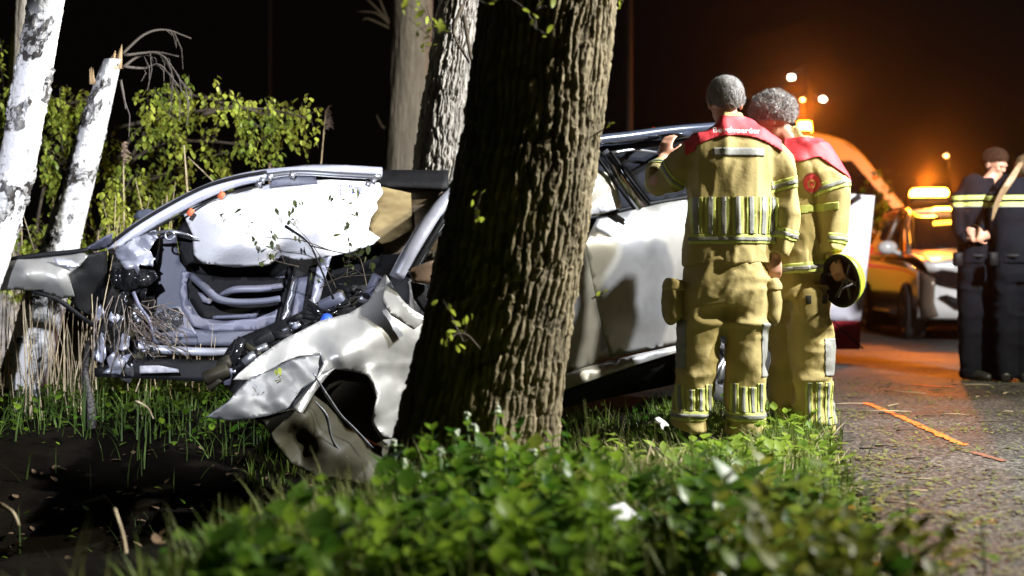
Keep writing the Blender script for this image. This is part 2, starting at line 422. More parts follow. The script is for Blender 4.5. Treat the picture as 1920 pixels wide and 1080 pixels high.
Vt, Ft = blade(.012, 1, .1, 2)
scatter('dead_stems', Vt, Ft, p + [0, 0, .01], .06 + .16 * rnd(len(p)), rnd(len(p)) * 6.28, .9 + .6 * rnd(len(p)), M_straw, label='dead straw and broken stems lying in the grass', cat='straw')
# broad-leaved ground cover
Vt, Ft = leaf_t(.42, 4)
def leaves(n, x0, x1, y0, y1, zlo, zhi, s0, s1, mat, name, label, keep):
    p = verge_points(n, x0, x1, y0, y1, keep); m = len(p); p[:, 2] += zlo + (zhi - zlo) * rnd(m)
    return scatter(name, Vt, Ft, p, s0 + (s1 - s0) * rnd(m), rnd(m) * 6.283, .6 + 1.1 * rnd(m), mat, label=label, cat='ground cover')
leaves(9000, -1.2, 2.2, 3.1, 7.2, .0, .10, .02, .06, M_weed, 'ground_cover', 'low broad leaves growing through the verge grass', lambda X, Y: grassk(X, Y) & bare(X, Y) & ((Y < 4.9 + RNG.normal(0, .4, len(X))) | (RNG.random(len(X)) < .22)) & clump(X, Y, 2.4, 21, -.05))
leaves(900, -.1, 1.6, 3.4, 6.6, .0, .13, .03, .075, LEAF('pale_sorrel_leaf', (.30, .40, .05), (.14, .24, .03), .45, .5), 'ground_cover', 'pale yellow-green leaves dotted through the verge', lambda X, Y: grassk(X, Y) & clump(X, Y, 3.4, 31, .1))
M_dead = MAT('dead_leaf', (.20, .12, .055), .85, c2=(.06, .035, .018), ns=25)
leaves(1500, -.1, 1.3, 3.6, 6.4, .0, .03, .02, .05, M_dead, 'leaf_litter', 'brown dead leaves on the bare soil right of the big trunk', lambda X, Y: grassk(X, Y) & ~(np.hypot((X - .42) / .42, (Y - 5.0) / .8) > 1.1 + RNG.normal(0, .3, len(X))))
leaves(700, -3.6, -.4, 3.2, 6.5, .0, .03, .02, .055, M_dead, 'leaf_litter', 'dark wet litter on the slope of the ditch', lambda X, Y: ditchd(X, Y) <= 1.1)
grass(420, -4.0, -.5, 3.4, 6.6, .05, .16, LEAF('grass_shaded', (.07, .11, .02), (.03, .05, .01), .6, .3), 'grass', 'sparse dark grass tufts on the ditch slope', keep=lambda X, Y: (ditchd(X, Y) <= 1.1) & clump(X, Y, 3, 9, .2), w=.02, lean=1.2)  # ditch shade put into this darker grass colour
grass(900, -1.0, -.25, 2.9, 4.4, .05, .17, M_grassy, 'grass', 'thin bright grass blades on the rim of the ditch', keep=lambda X, Y: rim(X, Y + .25), w=.012, lean=1.0)
leaves(2500, -4.6, -1.0, 5.6, 8.6, .0, .16, .02, .06, M_weed, 'ground_cover', 'low broad leaves on the far bank behind the wreck', lambda X, Y: (ditchd(X, Y) > .95) & (Y > 6.2))
leaves(260, -3.8, -.6, 3.2, 6.3, .0, .06, .02, .05, M_weed, 'ground_cover', 'sparse weeds on the dark slope of the ditch', lambda X, Y: ditchd(X, Y) <= .8)

# nettle-like stalks with paired leaves, filling the foreground; blurred and dense
def nettles(n, area, h0, h1, name, label, mat, ls=.05, keep=None):
    pos = verge_points(n, *area, keep); m = len(pos); hh = h0 + (h1 - h0) * rnd(m)
    LP = []; LY = []; LT = []; LS = []; mb = MB()
    for i in range(m):
        az = random.random() * 6.28; ln = random.uniform(0, .18); top = Vector((pos[i][0] + math.cos(az) * ln * hh[i], pos[i][1] + math.sin(az) * ln * hh[i], pos[i][2] + hh[i])); b = Vector(pos[i])
        mb.tube([b, (b + top) / 2 + Vector((random.uniform(-.01, .01), 0, 0)), top], [.0025, .002, .0012], 4, False)
        k = max(2, int(hh[i] / .035))
        for j in range(k):
            t = .25 + .75 * j / max(1, k - 1); q = b.lerp(top, t); y0 = j * 1.57 + random.random() * .6
            for s in (0, 1):
                LP.append(q); LY.append(y0 + s * math.pi + random.uniform(-.3, .3)); LT.append(random.uniform(.8, 1.7) * (1 - .35 * t)); LS.append(ls * (1.15 - .55 * abs(t - .5)) * random.uniform(.65, 1.2))
    o = scatter(name, Vt, Ft, np.array([tuple(v) for v in LP]), np.array(LS), np.array(LY), np.array(LT), mat, label=label, cat='weeds')
    st = mb.build('plant_stems', M_weed, o); st['kind'] = 'stuff'
    return o
def neark(X, Y):  # vegetated strip close to the camera, left edge follows the ditch rim
    return (X > -.15 - .27 * (Y - 1.6) + .0) & (X < road_edge(Y))
notshard = lambda X, Y: ~((np.abs(X - .31 * Y / 3.4) < .11) & (Y < 3.6))
nettles(200, (-1.1, 1.1, 2.3, 4.2), .05, .21, 'weed_bed', 'dense green nettle-like weeds in the blurred foreground', M_weed, .062, lambda X, Y: (X > -.56 + .33 * (Y - 3.2)) & notshard(X, Y) & grassk(X, Y) & ((X < .45) | (Y < 3.5)) & clump(X, Y, 2.6, 63, -.25))
nettles(55, (-.5, .45, 2.6, 4.1), .12, .27, 'weed_bed', 'taller nettle-like weeds in front of the big trunk', M_weed, .055, lambda X, Y: (X > -.5 + .1 * (Y - 2.6)) & (X < .3) & grassk(X, Y))
nettles(34, (-.7, 1.2, 2.5, 3.9), .10, .22, 'weed_bed', 'scattered big-leaved dark weeds among the nettles', LEAF('big_weed_leaf', (.09, .17, .02), (.03, .08, .008), .4, .4), .105, lambda X, Y: notshard(X, Y) & (X > -.78 + .33 * (Y - 3.2)) & grassk(X, Y))
nettles(60, (.2, 1.3, 2.1, 3.2), .10, .22, 'weed_bed', 'soft blurred weeds along the lower right edge', M_weed, .05, notshard)
M_olive = LEAF('olive_weed_leaf', (.26, .27, .035), (.09, .12, .015), .45, .5)
nettles(42, (.45, 1.06, 2.3, 2.95), .14, .31, 'weed_bed', 'olive-yellow blurred weeds at the lower right corner, close to the lens', M_olive, .06, None)
nettles(26, (-.2, 1.2, 2.9, 4.4), .08, .2, 'weed_bed', 'yellowish weeds dotted among the nettles', M_olive, .075, notshard)
grass(600, -1.0, 1.3, 2.6, 4.6, .06, .20, M_grassy, 'grass', 'long loose pale grass blades between the foreground weeds', w=.014, lean=.9)
grass(1200, -1.0, 1.4, 2.6, 4.6, .05, .12, M_grass, 'grass', 'green grass between the foreground weeds', w=.022, lean=.8)
# ------------------------------------------------------------------ trees
def BARK(name, c, c2, rough=.9, stretch=(1, 1, .25), ns=18, attr=True, bsc=40):
    """colour follows the real relief (attribute 'h' = height of the bark plate)"""
    m, nt, b = newmat(name); N = nt.nodes; L = nt.links
    at = N.new('ShaderNodeAttribute'); at.attribute_name = 'h'
    tc = N.new('ShaderNodeTexCoord'); mp = N.new('ShaderNodeMapping'); mp.inputs['Scale'].default_value = stretch; L.new(tc.outputs['Object'], mp.inputs[0])
    nz = N.new('ShaderNodeTexNoise'); nz.inputs['Scale'].default_value = ns; nz.inputs['Detail'].default_value = 6; L.new(mp.outputs[0], nz.inputs[0])
    ad = N.new('ShaderNodeMath'); ad.operation = 'MULTIPLY_ADD'; ad.inputs[1].default_value = .8; L.new(nz.outputs[0], ad.inputs[0]); 
    a2 = N.new('ShaderNodeMath'); a2.operation = 'MULTIPLY_ADD'; a2.inputs[1].default_value = .7; a2.inputs[2].default_value = -.25; L.new(at.outputs['Fac'], a2.inputs[0]); L.new(a2.outputs[0], ad.inputs[2])
    rp = N.new('ShaderNodeValToRGB'); e = rp.color_ramp.elements; e[0].position = .1; e[0].color = (*c2, 1); e[1].position = .8; e[1].color = (*c, 1)
    L.new(ad.outputs[0], rp.inputs[0]); L.new(rp.outputs[0], b.inputs['Base Color']); b.inputs['Roughness'].default_value = rough
    b.inputs['Specular IOR Level'].default_value = .2
    n2 = N.new('ShaderNodeTexNoise'); n2.inputs['Scale'].default_value = bsc; n2.inputs['Detail'].default_value = 6; L.new(mp.outputs[0], n2.inputs[0])
    bp = N.new('ShaderNodeBump'); bp.inputs['Strength'].default_value = 1.0; bp.inputs['Distance'].default_value = .014; L.new(n2.outputs[0], bp.inputs['Height']); L.new(bp.outputs[0], b.inputs['Normal'])
    return m
def trunk(name, path, radii, mat, parent, nu=220, nv=420, style='oak', depth=.03, cells=26, seed=1, flare=0):
    """path: world points bottom to top; the surface is really furrowed"""
    c = np.array(catmull(path, 12)); n = len(c); s = np.concatenate([[0], np.cumsum(np.linalg.norm(np.diff(c, axis=0), axis=1))])
    t = np.linspace(0, s[-1], nv); C = np.column_stack([np.interp(t, s, c[:, k]) for k in range(3)])
    rr = np.interp(t / s[-1], np.linspace(0, 1, len(radii)), radii)
    th = np.linspace(0, 2 * math.pi, nu, endpoint=False)
    TH, T = np.meshgrid(th, t); RR = rr[:, None] * np.ones_like(TH)
    cx, sx = np.cos(TH), np.sin(TH)
    lump = fbm(np.column_stack([(cx * 1.3).ravel(), (sx * 1.3).ravel(), (T * 1.4).ravel()]), seed, 2).reshape(T.shape)
    base = RR * (1 + .07 * lump)
    if flare: base = base * (1 + flare * np.exp(-T / .22) * (1 + .35 * np.cos(TH * 5 + seed)))
    q = lambda a, b, sd, o=3: fbm(np.column_stack([(cx * a).ravel(), (sx * a).ravel(), (T * b).ravel()]), sd, o).reshape(T.shape)
    if style == 'oak':
        u = TH / (2 * math.pi) * cells
        w1 = 1.5 * q(2.2, 3.0, seed + 1) + .5 * q(6, 9, seed + 2); w2 = 1.6 * q(2.4, 2.6, seed + 3) + .5 * q(6, 10, seed + 4)
        a = np.abs(np.sin(math.pi * (u + w1))); b = np.abs(np.sin(math.pi * (u * .62 + w2 + .9 * T)))
        # seam must close: cells integer for both
        h = np.minimum(a ** .42, (.30 + .70 * b ** .35)); brk = 1 - .35 * (q(5, 16, seed + 6, 2) > .25)
        flake = np.round(2.2 * q(7, 13, seed + 7, 2)) / 2.2; h = h * brk * (.8 + .28 * flake); fine = .20 * q(26, 40, seed + 8, 3)
        hh = np.clip(h + fine, 0, 1.1); disp = depth * (hh - .8)
    elif style == 'birch':
        patch = q(1.1, 8, seed + 1, 4) - .16 * cx; patch = smooth(.06, .16, patch); ring = q(2.5, 60, seed + 5, 2)
        crack = np.abs(q(3, 22, seed + 2)); crack = 1 - smooth(.0, .09, crack)
        hh = 1 - patch * (.55 + .45 * (q(4, 30, seed + 3) > .0)); hh = hh - .6 * crack * patch
        lent = smooth(.36, .46, q(2.2, 70, seed + 9, 2)); hh = np.clip(hh - .45 * lent - .08 * (q(2, 20, seed + 12) > .15), 0, 1)
        disp = depth * (patch * (.4 + .8 * q(5, 40, seed + 4)) - .35 * crack * patch) + .002 * ring
    else:
        hh = .6 + .35 * q(12, 3.5, seed + 1) + .15 * q(3, 30, seed + 2); disp = depth * q(9, 3, seed + 3)
    rad = base + disp
    # frame: trunks are near vertical
    X = C[:, 0][:, None] + rad * cx; Y = C[:, 1][:, None] + rad * sx; Z = C[:, 2][:, None] + 0 * cx
    V = np.column_stack([X.ravel(), Y.ravel(), Z.ravel()])
    i = np.arange(nu * nv).reshape(nv, nu); j = np.roll(i, -1, axis=1)
    F = np.column_stack([i[:-1].ravel(), j[:-1].ravel(), j[1:].ravel(), i[1:].ravel()])
    o = obj(name, V, F, mat, parent)
    at = o.data.attributes.new('h', 'FLOAT', 'POINT'); at.data.foreach_set('value', hh.ravel().astype(np.float32))
    return o
M_oak = BARK('oak_bark_brown', (.215, .175, .105), (.022, .016, .010), ns=14)
M_oak2 = BARK('oak_bark_grey', (.40, .37, .33), (.018, .015, .013), ns=14)
M_birch = BARK('birch_bark', (.62, .61, .59), (.035, .03, .026), ns=9, stretch=(1, 1, .8), bsc=25)
M_beech = BARK('smooth_grey_bark', (.42, .37, .32), (.20, .175, .15), ns=20)
M_sap = MAT('split_sapwood', (.55, .40, .22), .8, c2=(.25, .15, .07), ns=30, stretch=(1, 1, .1), bump=.6)

def leafobjs(parent, pts, mesh, name='leaf'):
    for (p, s, rot) in pts:
        o = bpy.data.objects.new(name, mesh); COL.objects.link(o); o.parent = parent
        o.location = Vector(p) - rootloc(parent); o.scale = (s, s, s); o.rotation_euler = rot
M_yleaf = LEAF('young_leaf', (.42, .44, .05), (.24, .32, .04), .5, .45)
def lobed_leaf():
    # an oak leaf, five lobes a side, quads along the midrib
    V = []; F = []; w = [.03, .16, .11, .27, .17, .33, .2, .27, .13, .02]
    for i, ww in enumerate(w):
        t = i / (len(w) - 1); V += [(-ww, -.18 * t * t + .1 * ww, t), (0, -.18 * t * t, t), (ww, -.18 * t * t + .1 * ww, t)]
    for i in range(len(w) - 1):
        a = 3 * i; F += [(a, a + 1, a + 4, a + 3), (a + 1, a + 2, a + 5, a + 4)]
    return V, F
lv, lf = lobed_leaf(); oakleaf = mesh_np('oak_leaf', lv, lf, M_yleaf)
def sprout(parent, path, n, size, seed, spread=.035, mat=M_twig, r=.0035, label=None, mesh=None):
    rs = random.Random(seed); w = tpx(path, 5) if len(path) > 2 else [P(*p) for p in path]
    mb = MB(); mb.tube(w, [r, r * .4], 5)
    pts = []; nn = len(w)
    tips = []
    for k in range(max(1, n // 3)):
        i = rs.randint(nn // 3, nn - 1); b = Vector(tuple(w[i])); e = b + Vector((rs.uniform(-1, 1), rs.uniform(-.6, .3), rs.uniform(-.6, 1))) * spread * 1.2
        mb.tube([b, (b + e) / 2 + Vector((0, 0, .004)), e], [r * .4, r * .25], 4); tips.append(e)
    tips.append(Vector(tuple(w[-1])))
    o = mb.build('sprout', mat, parent, label=label)
    for k in range(n):
        e = tips[k % len(tips)]
        pts.append((e + Vector((rs.uniform(-1, 1), rs.uniform(-1, 1), rs.uniform(-1, 1))) * spread * .35, size * rs.uniform(.6, 1.2), (rs.uniform(-.6, 2.4), rs.uniform(-.6, .6), rs.uniform(0, 6.28))))
    leafobjs(o, pts, mesh or oakleaf)
    return o

# the big trunk in the middle
main = thing('oak_tree', 'thick furrowed brown tree trunk in the middle, dark on its left side', 'tree', (.02, 4.9, .1))
def tp(x, y, Y): return P(x, y, Y)
trunk('trunk', [tp(880, 905, 4.9), tp(896, 800, 4.9), tp(926, 640, 4.9), tp(970, 400, 4.9), tp(1004, 180, 4.9), tp(1030, -40, 4.9), tp(1040, -420, 4.9)],
      [.315, .30, .292, .276, .272, .266, .26], M_oak, main, 420, 760, 'oak', .028, 48, 3, flare=.10)
sprout(main, [(888, 420, 4.62), (893, 395, 4.52), (903, 360, 4.48)], 7, .028, 1, .045)
sprout(main, [(905, 660, 4.62), (870, 625, 4.5), (830, 640, 4.45)], 6, .035, 2, .055)
sprout(main, [(868, 640, 4.55), (850, 600, 4.48)], 9, .032, 3, .06)
sprout(main, [(1110, 560, 4.72), (1130, 550, 4.6), (1142, 545, 4.55)], 2, .03, 4, .02)
sprout(main, [(1120, 250, 4.8), (1135, 240, 4.75), (1143, 232, 4.7)], 2, .028, 5, .015)
sprout(main, [(1165, -30, 4.7), (1168, 0, 4.7), (1160, 14, 4.7)], 4, .028, 6, .02)
sprout(main, [(945, -10, 4.5), (985, 18, 4.45), (1005, 55, 4.4), (1003, 30, 4.4)], 3, .03, 7, .03)
sprout(main, [(1010, -20, 4.4), (1012, 10, 4.4), (1025, 12, 4.4)], 7, .035, 8, .07)
sprout(main, [(900, -60, 4.4), (840, -20, 4.3), (815, 35, 4.3), (812, 75, 4.3)], 16, .035, 9, .07)
sprout(main, [(800, -60, 4.3), (770, -25, 4.3), (755, 5, 4.3)], 10, .035, 10, .07)
sprout(main, [(880, -30, 4.4), (900, 0, 4.4), (915, 8, 4.4)], 4, .03, 11, .03)

mid = thing('oak_tree', 'slimmer furrowed grey trunk standing behind the wreck, brightly lit from the right', 'tree', tuple(P(815, 640, 8.3)))
trunk('trunk', [tp(795, 700, 8.3), tp(802, 500, 8.3), tp(822, 330, 8.3), tp(838, 180, 8.3), tp(862, 20, 8.3), tp(875, -100, 8.3), tp(900, -400, 8.3)],
      [.19, .175, .17, .155, .15, .145, .13], M_oak2, mid, 300, 560, 'oak', .04, 20, 11, flare=.1)
mb = MB(); mb.tube(tpx([(870, 30, 8.1), (880, 90, 8.0), (888, 120, 7.98), (915, 160, 7.9)]), [.014, .006], 6); mb.tube(tpx([(868, 10, 8.1), (850, 60, 8.05), (880, 118, 8.0)]), [.012, .006], 6)
mb.build('branch', M_twig, mid)
sprout(mid, [(800, 10, 8.0), (812, 60, 7.9), (808, 88, 7.9)], 9, .055, 14, .08)

far = thing('beech_tree', 'smooth grey trunk far back between the wreck and the black sky, faintly lit', 'tree', tuple(P(760, 620, 13)))
trunk('trunk', [tp(755, 640, 13), tp(758, 420, 13), tp(765, 230, 13), tp(772, 60, 13), tp(775, -60, 13), tp(780, -260, 13)], [.25, .24, .21, .205, .20, .19], M_beech, far, 120, 240, 'smooth', .008, 10, 5)
mb = MB(); rs = random.Random(3)
for a, b, c in (((735, 50), (705, 25), (668, 22)), ((735, 48), (700, 10), (678, -10)), ((732, 50), (712, 0), (705, -25)), ((728, 245), (715, 235), (706, 215)), ((735, 55), (690, 35), (680, 40))):
    mb.tube(tpx([(a[0], a[1], 13), (b[0], b[1], 12.9), (c[0], c[1], 12.9)]), [.018, .006], 5)
mb.build('bare_twigs', M_twig, far)

# birches
b1 = thing('birch_tree', 'tall white birch leaning at the left edge with black scars on its bark', 'tree', tuple(P(-20, 760, 6.2)))
trunk('trunk', [tp(-55, 800, 6.2), tp(-60, 620, 6.2), tp(-16, 480, 6.2), tp(28, 330, 6.2), tp(58, 170, 6.2), tp(85, 20, 6.2), tp(98, -60, 6.2), tp(130, -260, 6.2)],
      [.105, .098, .092, .088, .084, .079, .077, .075], M_birch, b1, 240, 620, 'birch', .016, 10, 7)
b2 = thing('birch_tree', 'snapped birch trunk with a splintered top and pale bark among the leaves', 'tree', tuple(P(50, 740, 7.6)))
trunk('trunk', [tp(28, 790, 7.6), tp(52, 680, 7.6), tp(85, 560, 7.6), tp(120, 440, 7.6), tp(150, 330, 7.6), tp(178, 225, 7.6), tp(200, 150, 7.6), tp(212, 112, 7.6)],
      [.15, .14, .125, .115, .10, .09, .075, .05], M_birch, b2, 200, 520, 'birch', .012, 10, 19)
rs = random.Random(9)
mb = MB()
for k in range(11):
    x = 200 + rs.uniform(0, 24); y1 = rs.uniform(78, 118) + (224 - x) * .9
    mb.tube([P(x, 128, 7.6 + rs.uniform(-.04, .04)), P(x + 3, (128 + y1) / 2, 7.6), P(x + 7 + rs.uniform(-2, 3), y1, 7.6)], [.024, .017, .001], 5, flat=.5)
mb.build('splintered_top', M_sap, b2)
mb = MB()
for k in range(5): mb.tube([P(170 + k * 2, 158, 7.55), P(169 + k * 1.5, 145, 7.55), P(168 + k * 2 + rs.uniform(-2, 2), rs.uniform(126, 142), 7.55)], [.009, .006, .001], 5, flat=.5)
mb.build('snapped_limb', M_sap, b2)
def twigfan(parent, path, seed, n=7, mat=None, drop=26):
    rs = random.Random(seed); w = tpx(path, 6); mb = MB(); mb.tube(w, [.010, .004], 5)
    for k in range(n):
        i = rs.randint(len(w) // 3, len(w) - 1); b = Vector(tuple(w[i])); e = b + Vector((rs.uniform(-.02, .10), rs.uniform(-.1, .1), -rs.uniform(.2, 1) * drop / 100))
        mb.tube([b, b.lerp(e, .5) + Vector((.02, 0, .01)), e], [.004, .0018], 4, False)
    return mb.build('bare_branch', mat or M_twig, parent)
M_bare = MAT('bare_branch_bark', (.12, .10, .085), .85, ns=20)
for i, (pth, n) in enumerate(([((228, 102, 7.9), (270, 65, 8), (310, 56, 8.1), (358, 72, 8.2)), 3], [((228, 128, 7.9), (262, 105, 8), (305, 105, 8), (348, 165, 8)), 12], [((230, 125, 7.9), (270, 128, 8), (300, 122, 8), (338, 165, 8)), 5], [((226, 150, 7.8), (232, 180, 7.8), (236, 205, 7.8)), 1], [((232, 104, 7.9), (290, 98, 8), (335, 106, 8)), 2])):
    twigfan(b2, pth, i, n, M_bare)
# dark slender trunk hidden at the far left edge
b3 = thing('birch_tree', 'dark unlit trunk just behind the white birch at the left edge', 'tree', tuple(P(20, 700, 9)))
trunk('trunk', [tp(5, 720, 9), tp(20, 400, 9), tp(38, 100, 9), tp(48, -80, 9)], [.09, .08, .07, .06], M_beech, b3, 40, 100, 'smooth', .01)

# leafy branches hanging behind the wreck
M_bleaf = LEAF('hanging_leaf', (.44, .47, .07), (.18, .26, .035), .42, .4)
def bush(name, label, limbs, n_per, size, seed, mat=M_bleaf):
    rs = random.Random(seed); t = thing(name, label, 'shrub', tuple(P(*limbs[0][0]))); LP = []; mb = MB()
    for li, path in enumerate(limbs):
        w = [Vector(tuple(v)) for v in tpx(path, 6)]; mb.tube(w, [.016, .004], 6)
        for k in range(n_per):
            i = rs.randint(1, len(w) - 1); b = w[i] + Vector((rs.gauss(0, .05), rs.gauss(0, .16), rs.gauss(0, .03)))
            ln = rs.uniform(.04, .27) * (1.1 if i > len(w) * .3 else .7); q = b + Vector((rs.uniform(-.02, .1), rs.uniform(-.05, .05), -ln)); top = b + Vector((rs.uniform(-.05, .05), 0, rs.uniform(0, .10)))
            mb.tube([w[i], top, q], [.0025, .001], 3, False)
            m = int(7 + ln * 60)
            for j in range(m): 
                a = j / m; LP.append(top.lerp(q, a) + Vector((rs.gauss(0, .018), rs.gauss(0, .02), rs.gauss(0, .012))))
    m = len(LP); pos = np.array([tuple(v) for v in LP])
    Vt2, Ft2 = leaf_t(.42, 3, .08, .1)
    mb.build('stems', M_twig, t)['kind'] = 'stuff'
    o = scatter('foliage', Vt2, Ft2, pos, size * (.6 + .7 * rnd(m)), rnd(m) * 6.28, 1.9 + 1.0 * rnd(m), mat, parent=None)
    o.parent = t; o.data.transform(Matrix.Translation(-t.location)); return t
bush('leafy_shrub', 'yellow-green hanging branches reaching right above the car roof', [
    [(215, 240, 8.6), (300, 222, 8.6), (400, 205, 8.5), (500, 205, 8.5), (575, 222, 8.4)],
    [(215, 300, 8.7), (280, 220, 8.7), (340, 180, 8.7), (420, 195, 8.6), (490, 240, 8.5)],
    [(220, 320, 8.8), (300, 270, 8.8), (390, 265, 8.7), (470, 270, 8.6), (525, 240, 8.6)],
    [(225, 340, 8.8), (270, 250, 8.8), (300, 200, 8.7), (345, 168, 8.7)],
    [(230, 360, 8.9), (300, 330, 8.9), (370, 300, 8.8), (430, 285, 8.7)],
    [(380, 215, 8.5), (440, 200, 8.5), (500, 215, 8.5), (545, 212, 8.5)]], 21, .042, 3)
bush('leafy_shrub', 'dense green leaves filling the gap around the snapped birch', [
    [(120, 470, 8.8), (130, 380, 8.8), (115, 260, 8.8), (112, 165, 8.8)],
    [(230, 480, 8.9), (235, 400, 8.9), (215, 330, 8.8), (190, 260, 8.8)],
    [(60, 500, 8.6), (70, 420, 8.6), (90, 330, 8.6), (140, 285, 8.6)],
    [(300, 470, 9.0), (290, 410, 9.0), (300, 360, 9.0), (350, 320, 8.9)],
    [(170, 500, 8.4), (180, 450, 8.4), (215, 380, 8.4), (250, 330, 8.4)],
    [(100, 230, 8.8), (130, 195, 8.8), (165, 190, 8.8)],
    [(40, 560, 8.6), (60, 480, 8.6), (95, 430, 8.6)]], 25, .042, 4)
bush('leafy_shrub', 'small patch of green leaves left of the leaning birch', [
    [(-20, 330, 9), (0, 250, 9), (8, 150, 9), (5, 100, 9)], [(-30, 250, 9), (-5, 200, 9), (20, 180, 9)]], 20, .042, 5)

# reeds: individual dry stalks
def reed(x0, y0, x1, y1, Y, r=.004, plume=0, bend=0, label=None, group='dry reed stalks behind the wreck'):
    a, b = P(x0, y0, Y), P(x1, y1, Y + random.uniform(-.1, .1)); t = b - a
    V, F = tube_geo([a, a.lerp(b, .5) + Vector((bend * .5, 0, 0)), b + Vector((bend, 0, 0))], [r, r * .8, r * .5], 5, False)
    o = obj('reed', V, F, M_straw); o.data.transform(Matrix.Translation(-a)); o.location = a
    tag(o, label or 'dry pale reed stalk standing in the grass left of the wreck', 'reed', group)
    if plume:
        mb = MB(); rs = random.Random(plume); e = b + Vector((bend, 0, 0))
        for k in range(34):
            s = e + Vector((0, 0, -rs.uniform(0, .14))); q = s + Vector((rs.uniform(-.01, .055), rs.uniform(-.02, .02), rs.uniform(-.02, .03)))
            mb.tube([s, s.lerp(q, .5) + Vector((0, 0, .012)), q], [.004, .007, .001], 4, False)
        pm = mb.build('plume', M_plume, None); pm.data.transform(Matrix.Translation(-a)); pm.parent = o
    return o
M_plume = MAT('reed_plume', (.33, .24, .17), .95, c2=(.16, .10, .07), ns=40)
reed(600, 330, 611, 205, 8.6, .006, plume=3, label='tall reed with a drooping plume above the car roof', group='tall reeds standing out behind the wreck')
reed(508, 330, 505, 310, 8.6, .006, plume=4, label='low reed plume peeping just over the roof rail', group='tall reeds standing out behind the wreck')
reed(352, 370, 345, 272, 8.4, .007, label='bare upright reed stalk in front of the hanging leaves', group='tall reeds standing out behind the wreck')
reed(402, 342, 352, 294, 8.4, .0045, label='thin slanting reed stalk above the windscreen pillar', group='tall reeds standing out behind the wreck')
reed(233, 470, 231, 270, 8.3, .006, label='upright reed in front of the dense green leaves', group='tall reeds standing out behind the wreck', plume=7)
reed(312, 400, 313, 366, 8.0, .007, label='short thick reed stub just behind the windscreen pillar', group='tall reeds standing out behind the wreck')
for k in range(130):
    x = random.uniform(-20, 400) if k % 3 else random.uniform(-10, 190); base = random.uniform(700, 800); Yd = random.uniform(6.7, 8.0)
    if x > 330: base = random.uniform(690, 740)
    ln = random.uniform(70, 300) if x < 190 else random.uniform(40, 200)
    if 190 < x: ln = random.uniform(40, 110)
    reed(x, base, x + random.gauss(0, ln * .09), base - ln, Yd, random.uniform(.0018, .0042), bend=random.gauss(0, .03))
for k in range(34):
    x = random.uniform(20, 330); y = random.uniform(380, 500)
    reed(x, y + 60, x + random.gauss(0, 14), y - random.uniform(10, 70), random.uniform(7.9, 8.3), random.uniform(.002, .0035))
# burnt dark stake and loose sticks in the ditch
mb = MB(); mb.tube(tpx([(175, 830, 6.6), (168, 760, 6.6), (160, 700, 6.6), (165, 640, 6.7)]), [.035, .028, .02, .012], 8, flat=.8)
tag(mb.build('root_stump', MAT('black_wet_wood', (.03, .026, .024), .5, ns=20, bump=1)), 'black splintered post below the torn front of the wreck', 'stump')
sticks = [((215, 955, 3.9), (240, 1085, 3.6), .006, 'pale stick leaning in the dark ditch at the bottom left'),
          ((255, 752, 6.4), (288, 785, 6.3), .006, 'short white stick on the far bank'),
          ((195, 930, 4.9), (232, 1000, 4.7), .007, 'thin bent root in the dark ditch'),
          ((270, 990, 4.6), (285, 960, 4.7), .008, 'short broken stick low in the ditch'),
          ((0, 945, 4.3), (35, 985, 4.2), .008, 'pale stick at the left edge of the ditch'),
          ((590, 900, 4.9), (640, 940, 4.7), .004, 'thin grass stalk under the crumpled bumper')]
for a, b, r, lb in sticks:
    m = (Vector((a[0] + b[0], a[1] + b[1], a[2] + b[2])) / 2); mb = MB(); mb.tube(tpx([a, (m.x + 6, m.y - 4, m.z), b], 4), [r, r * .6], 6)
    tag(mb.build('stick', M_straw if 'pale' in lb or 'white' in lb else M_twig), lb, 'stick')

# ------------------------------------------------------------------ foreground flowering plants, things with leaves
M_flower = MAT('white_flower', (.62, .64, .55), .7, c2=(.35, .42, .25), ns=60)
M_stem = MAT('green_stem', (.12, .22, .05), .6)
nleaf_v, nleaf_f = leaf_t(.46, 5, .12, .25, .12); nleaf = mesh_np('nettle_leaf', nleaf_v, nleaf_f, M_weed)
def flower_plant(x, ytop, Yd, label, size=.05, flower=True, pairs=4, maple=False, mesh=None, lean=0):
    top = P(x, ytop, Yd); base = Vector((top.x - lean, Yd, float(H(top.x, Yd)))); r = thing('flowering_nettle' if flower else 'leafy_plant', label, 'plant', tuple(base), 'tall weeds standing out of the foreground')
    mb = MB(); mb.tube([base, base.lerp(top, .5) + Vector((.008, 0, 0)), top], [.004, .0025], 6); mb.build('stem', M_stem, r)
    pts = []; rs = random.Random(int(x * 7 + ytop))
    for j in range(pairs):
        t = 1 - j * .2 * (.35 / max(.2, (top - base).length)) - .04
        if t < .1: break
        q = base.lerp(top, t); y0 = j * 1.57 + rs.random()
        for s in (0, 1): pts.append((q, size * (.75 + .25 * j) * rs.uniform(.8, 1.15), (rs.uniform(1.0, 1.75), 0, y0 + s * math.pi)))
    leafobjs(r, pts, mesh or nleaf)
    if flower:
        mb = MB()
        for k in range(11):
            a = rs.random() * 6.28; mb.ball(top + Vector((math.cos(a) * .010 * rs.random(), math.sin(a) * .010, rs.uniform(-.012, .014))), rs.uniform(.004, .0075), 6, 4)
        mb.build('flower', M_flower, r)
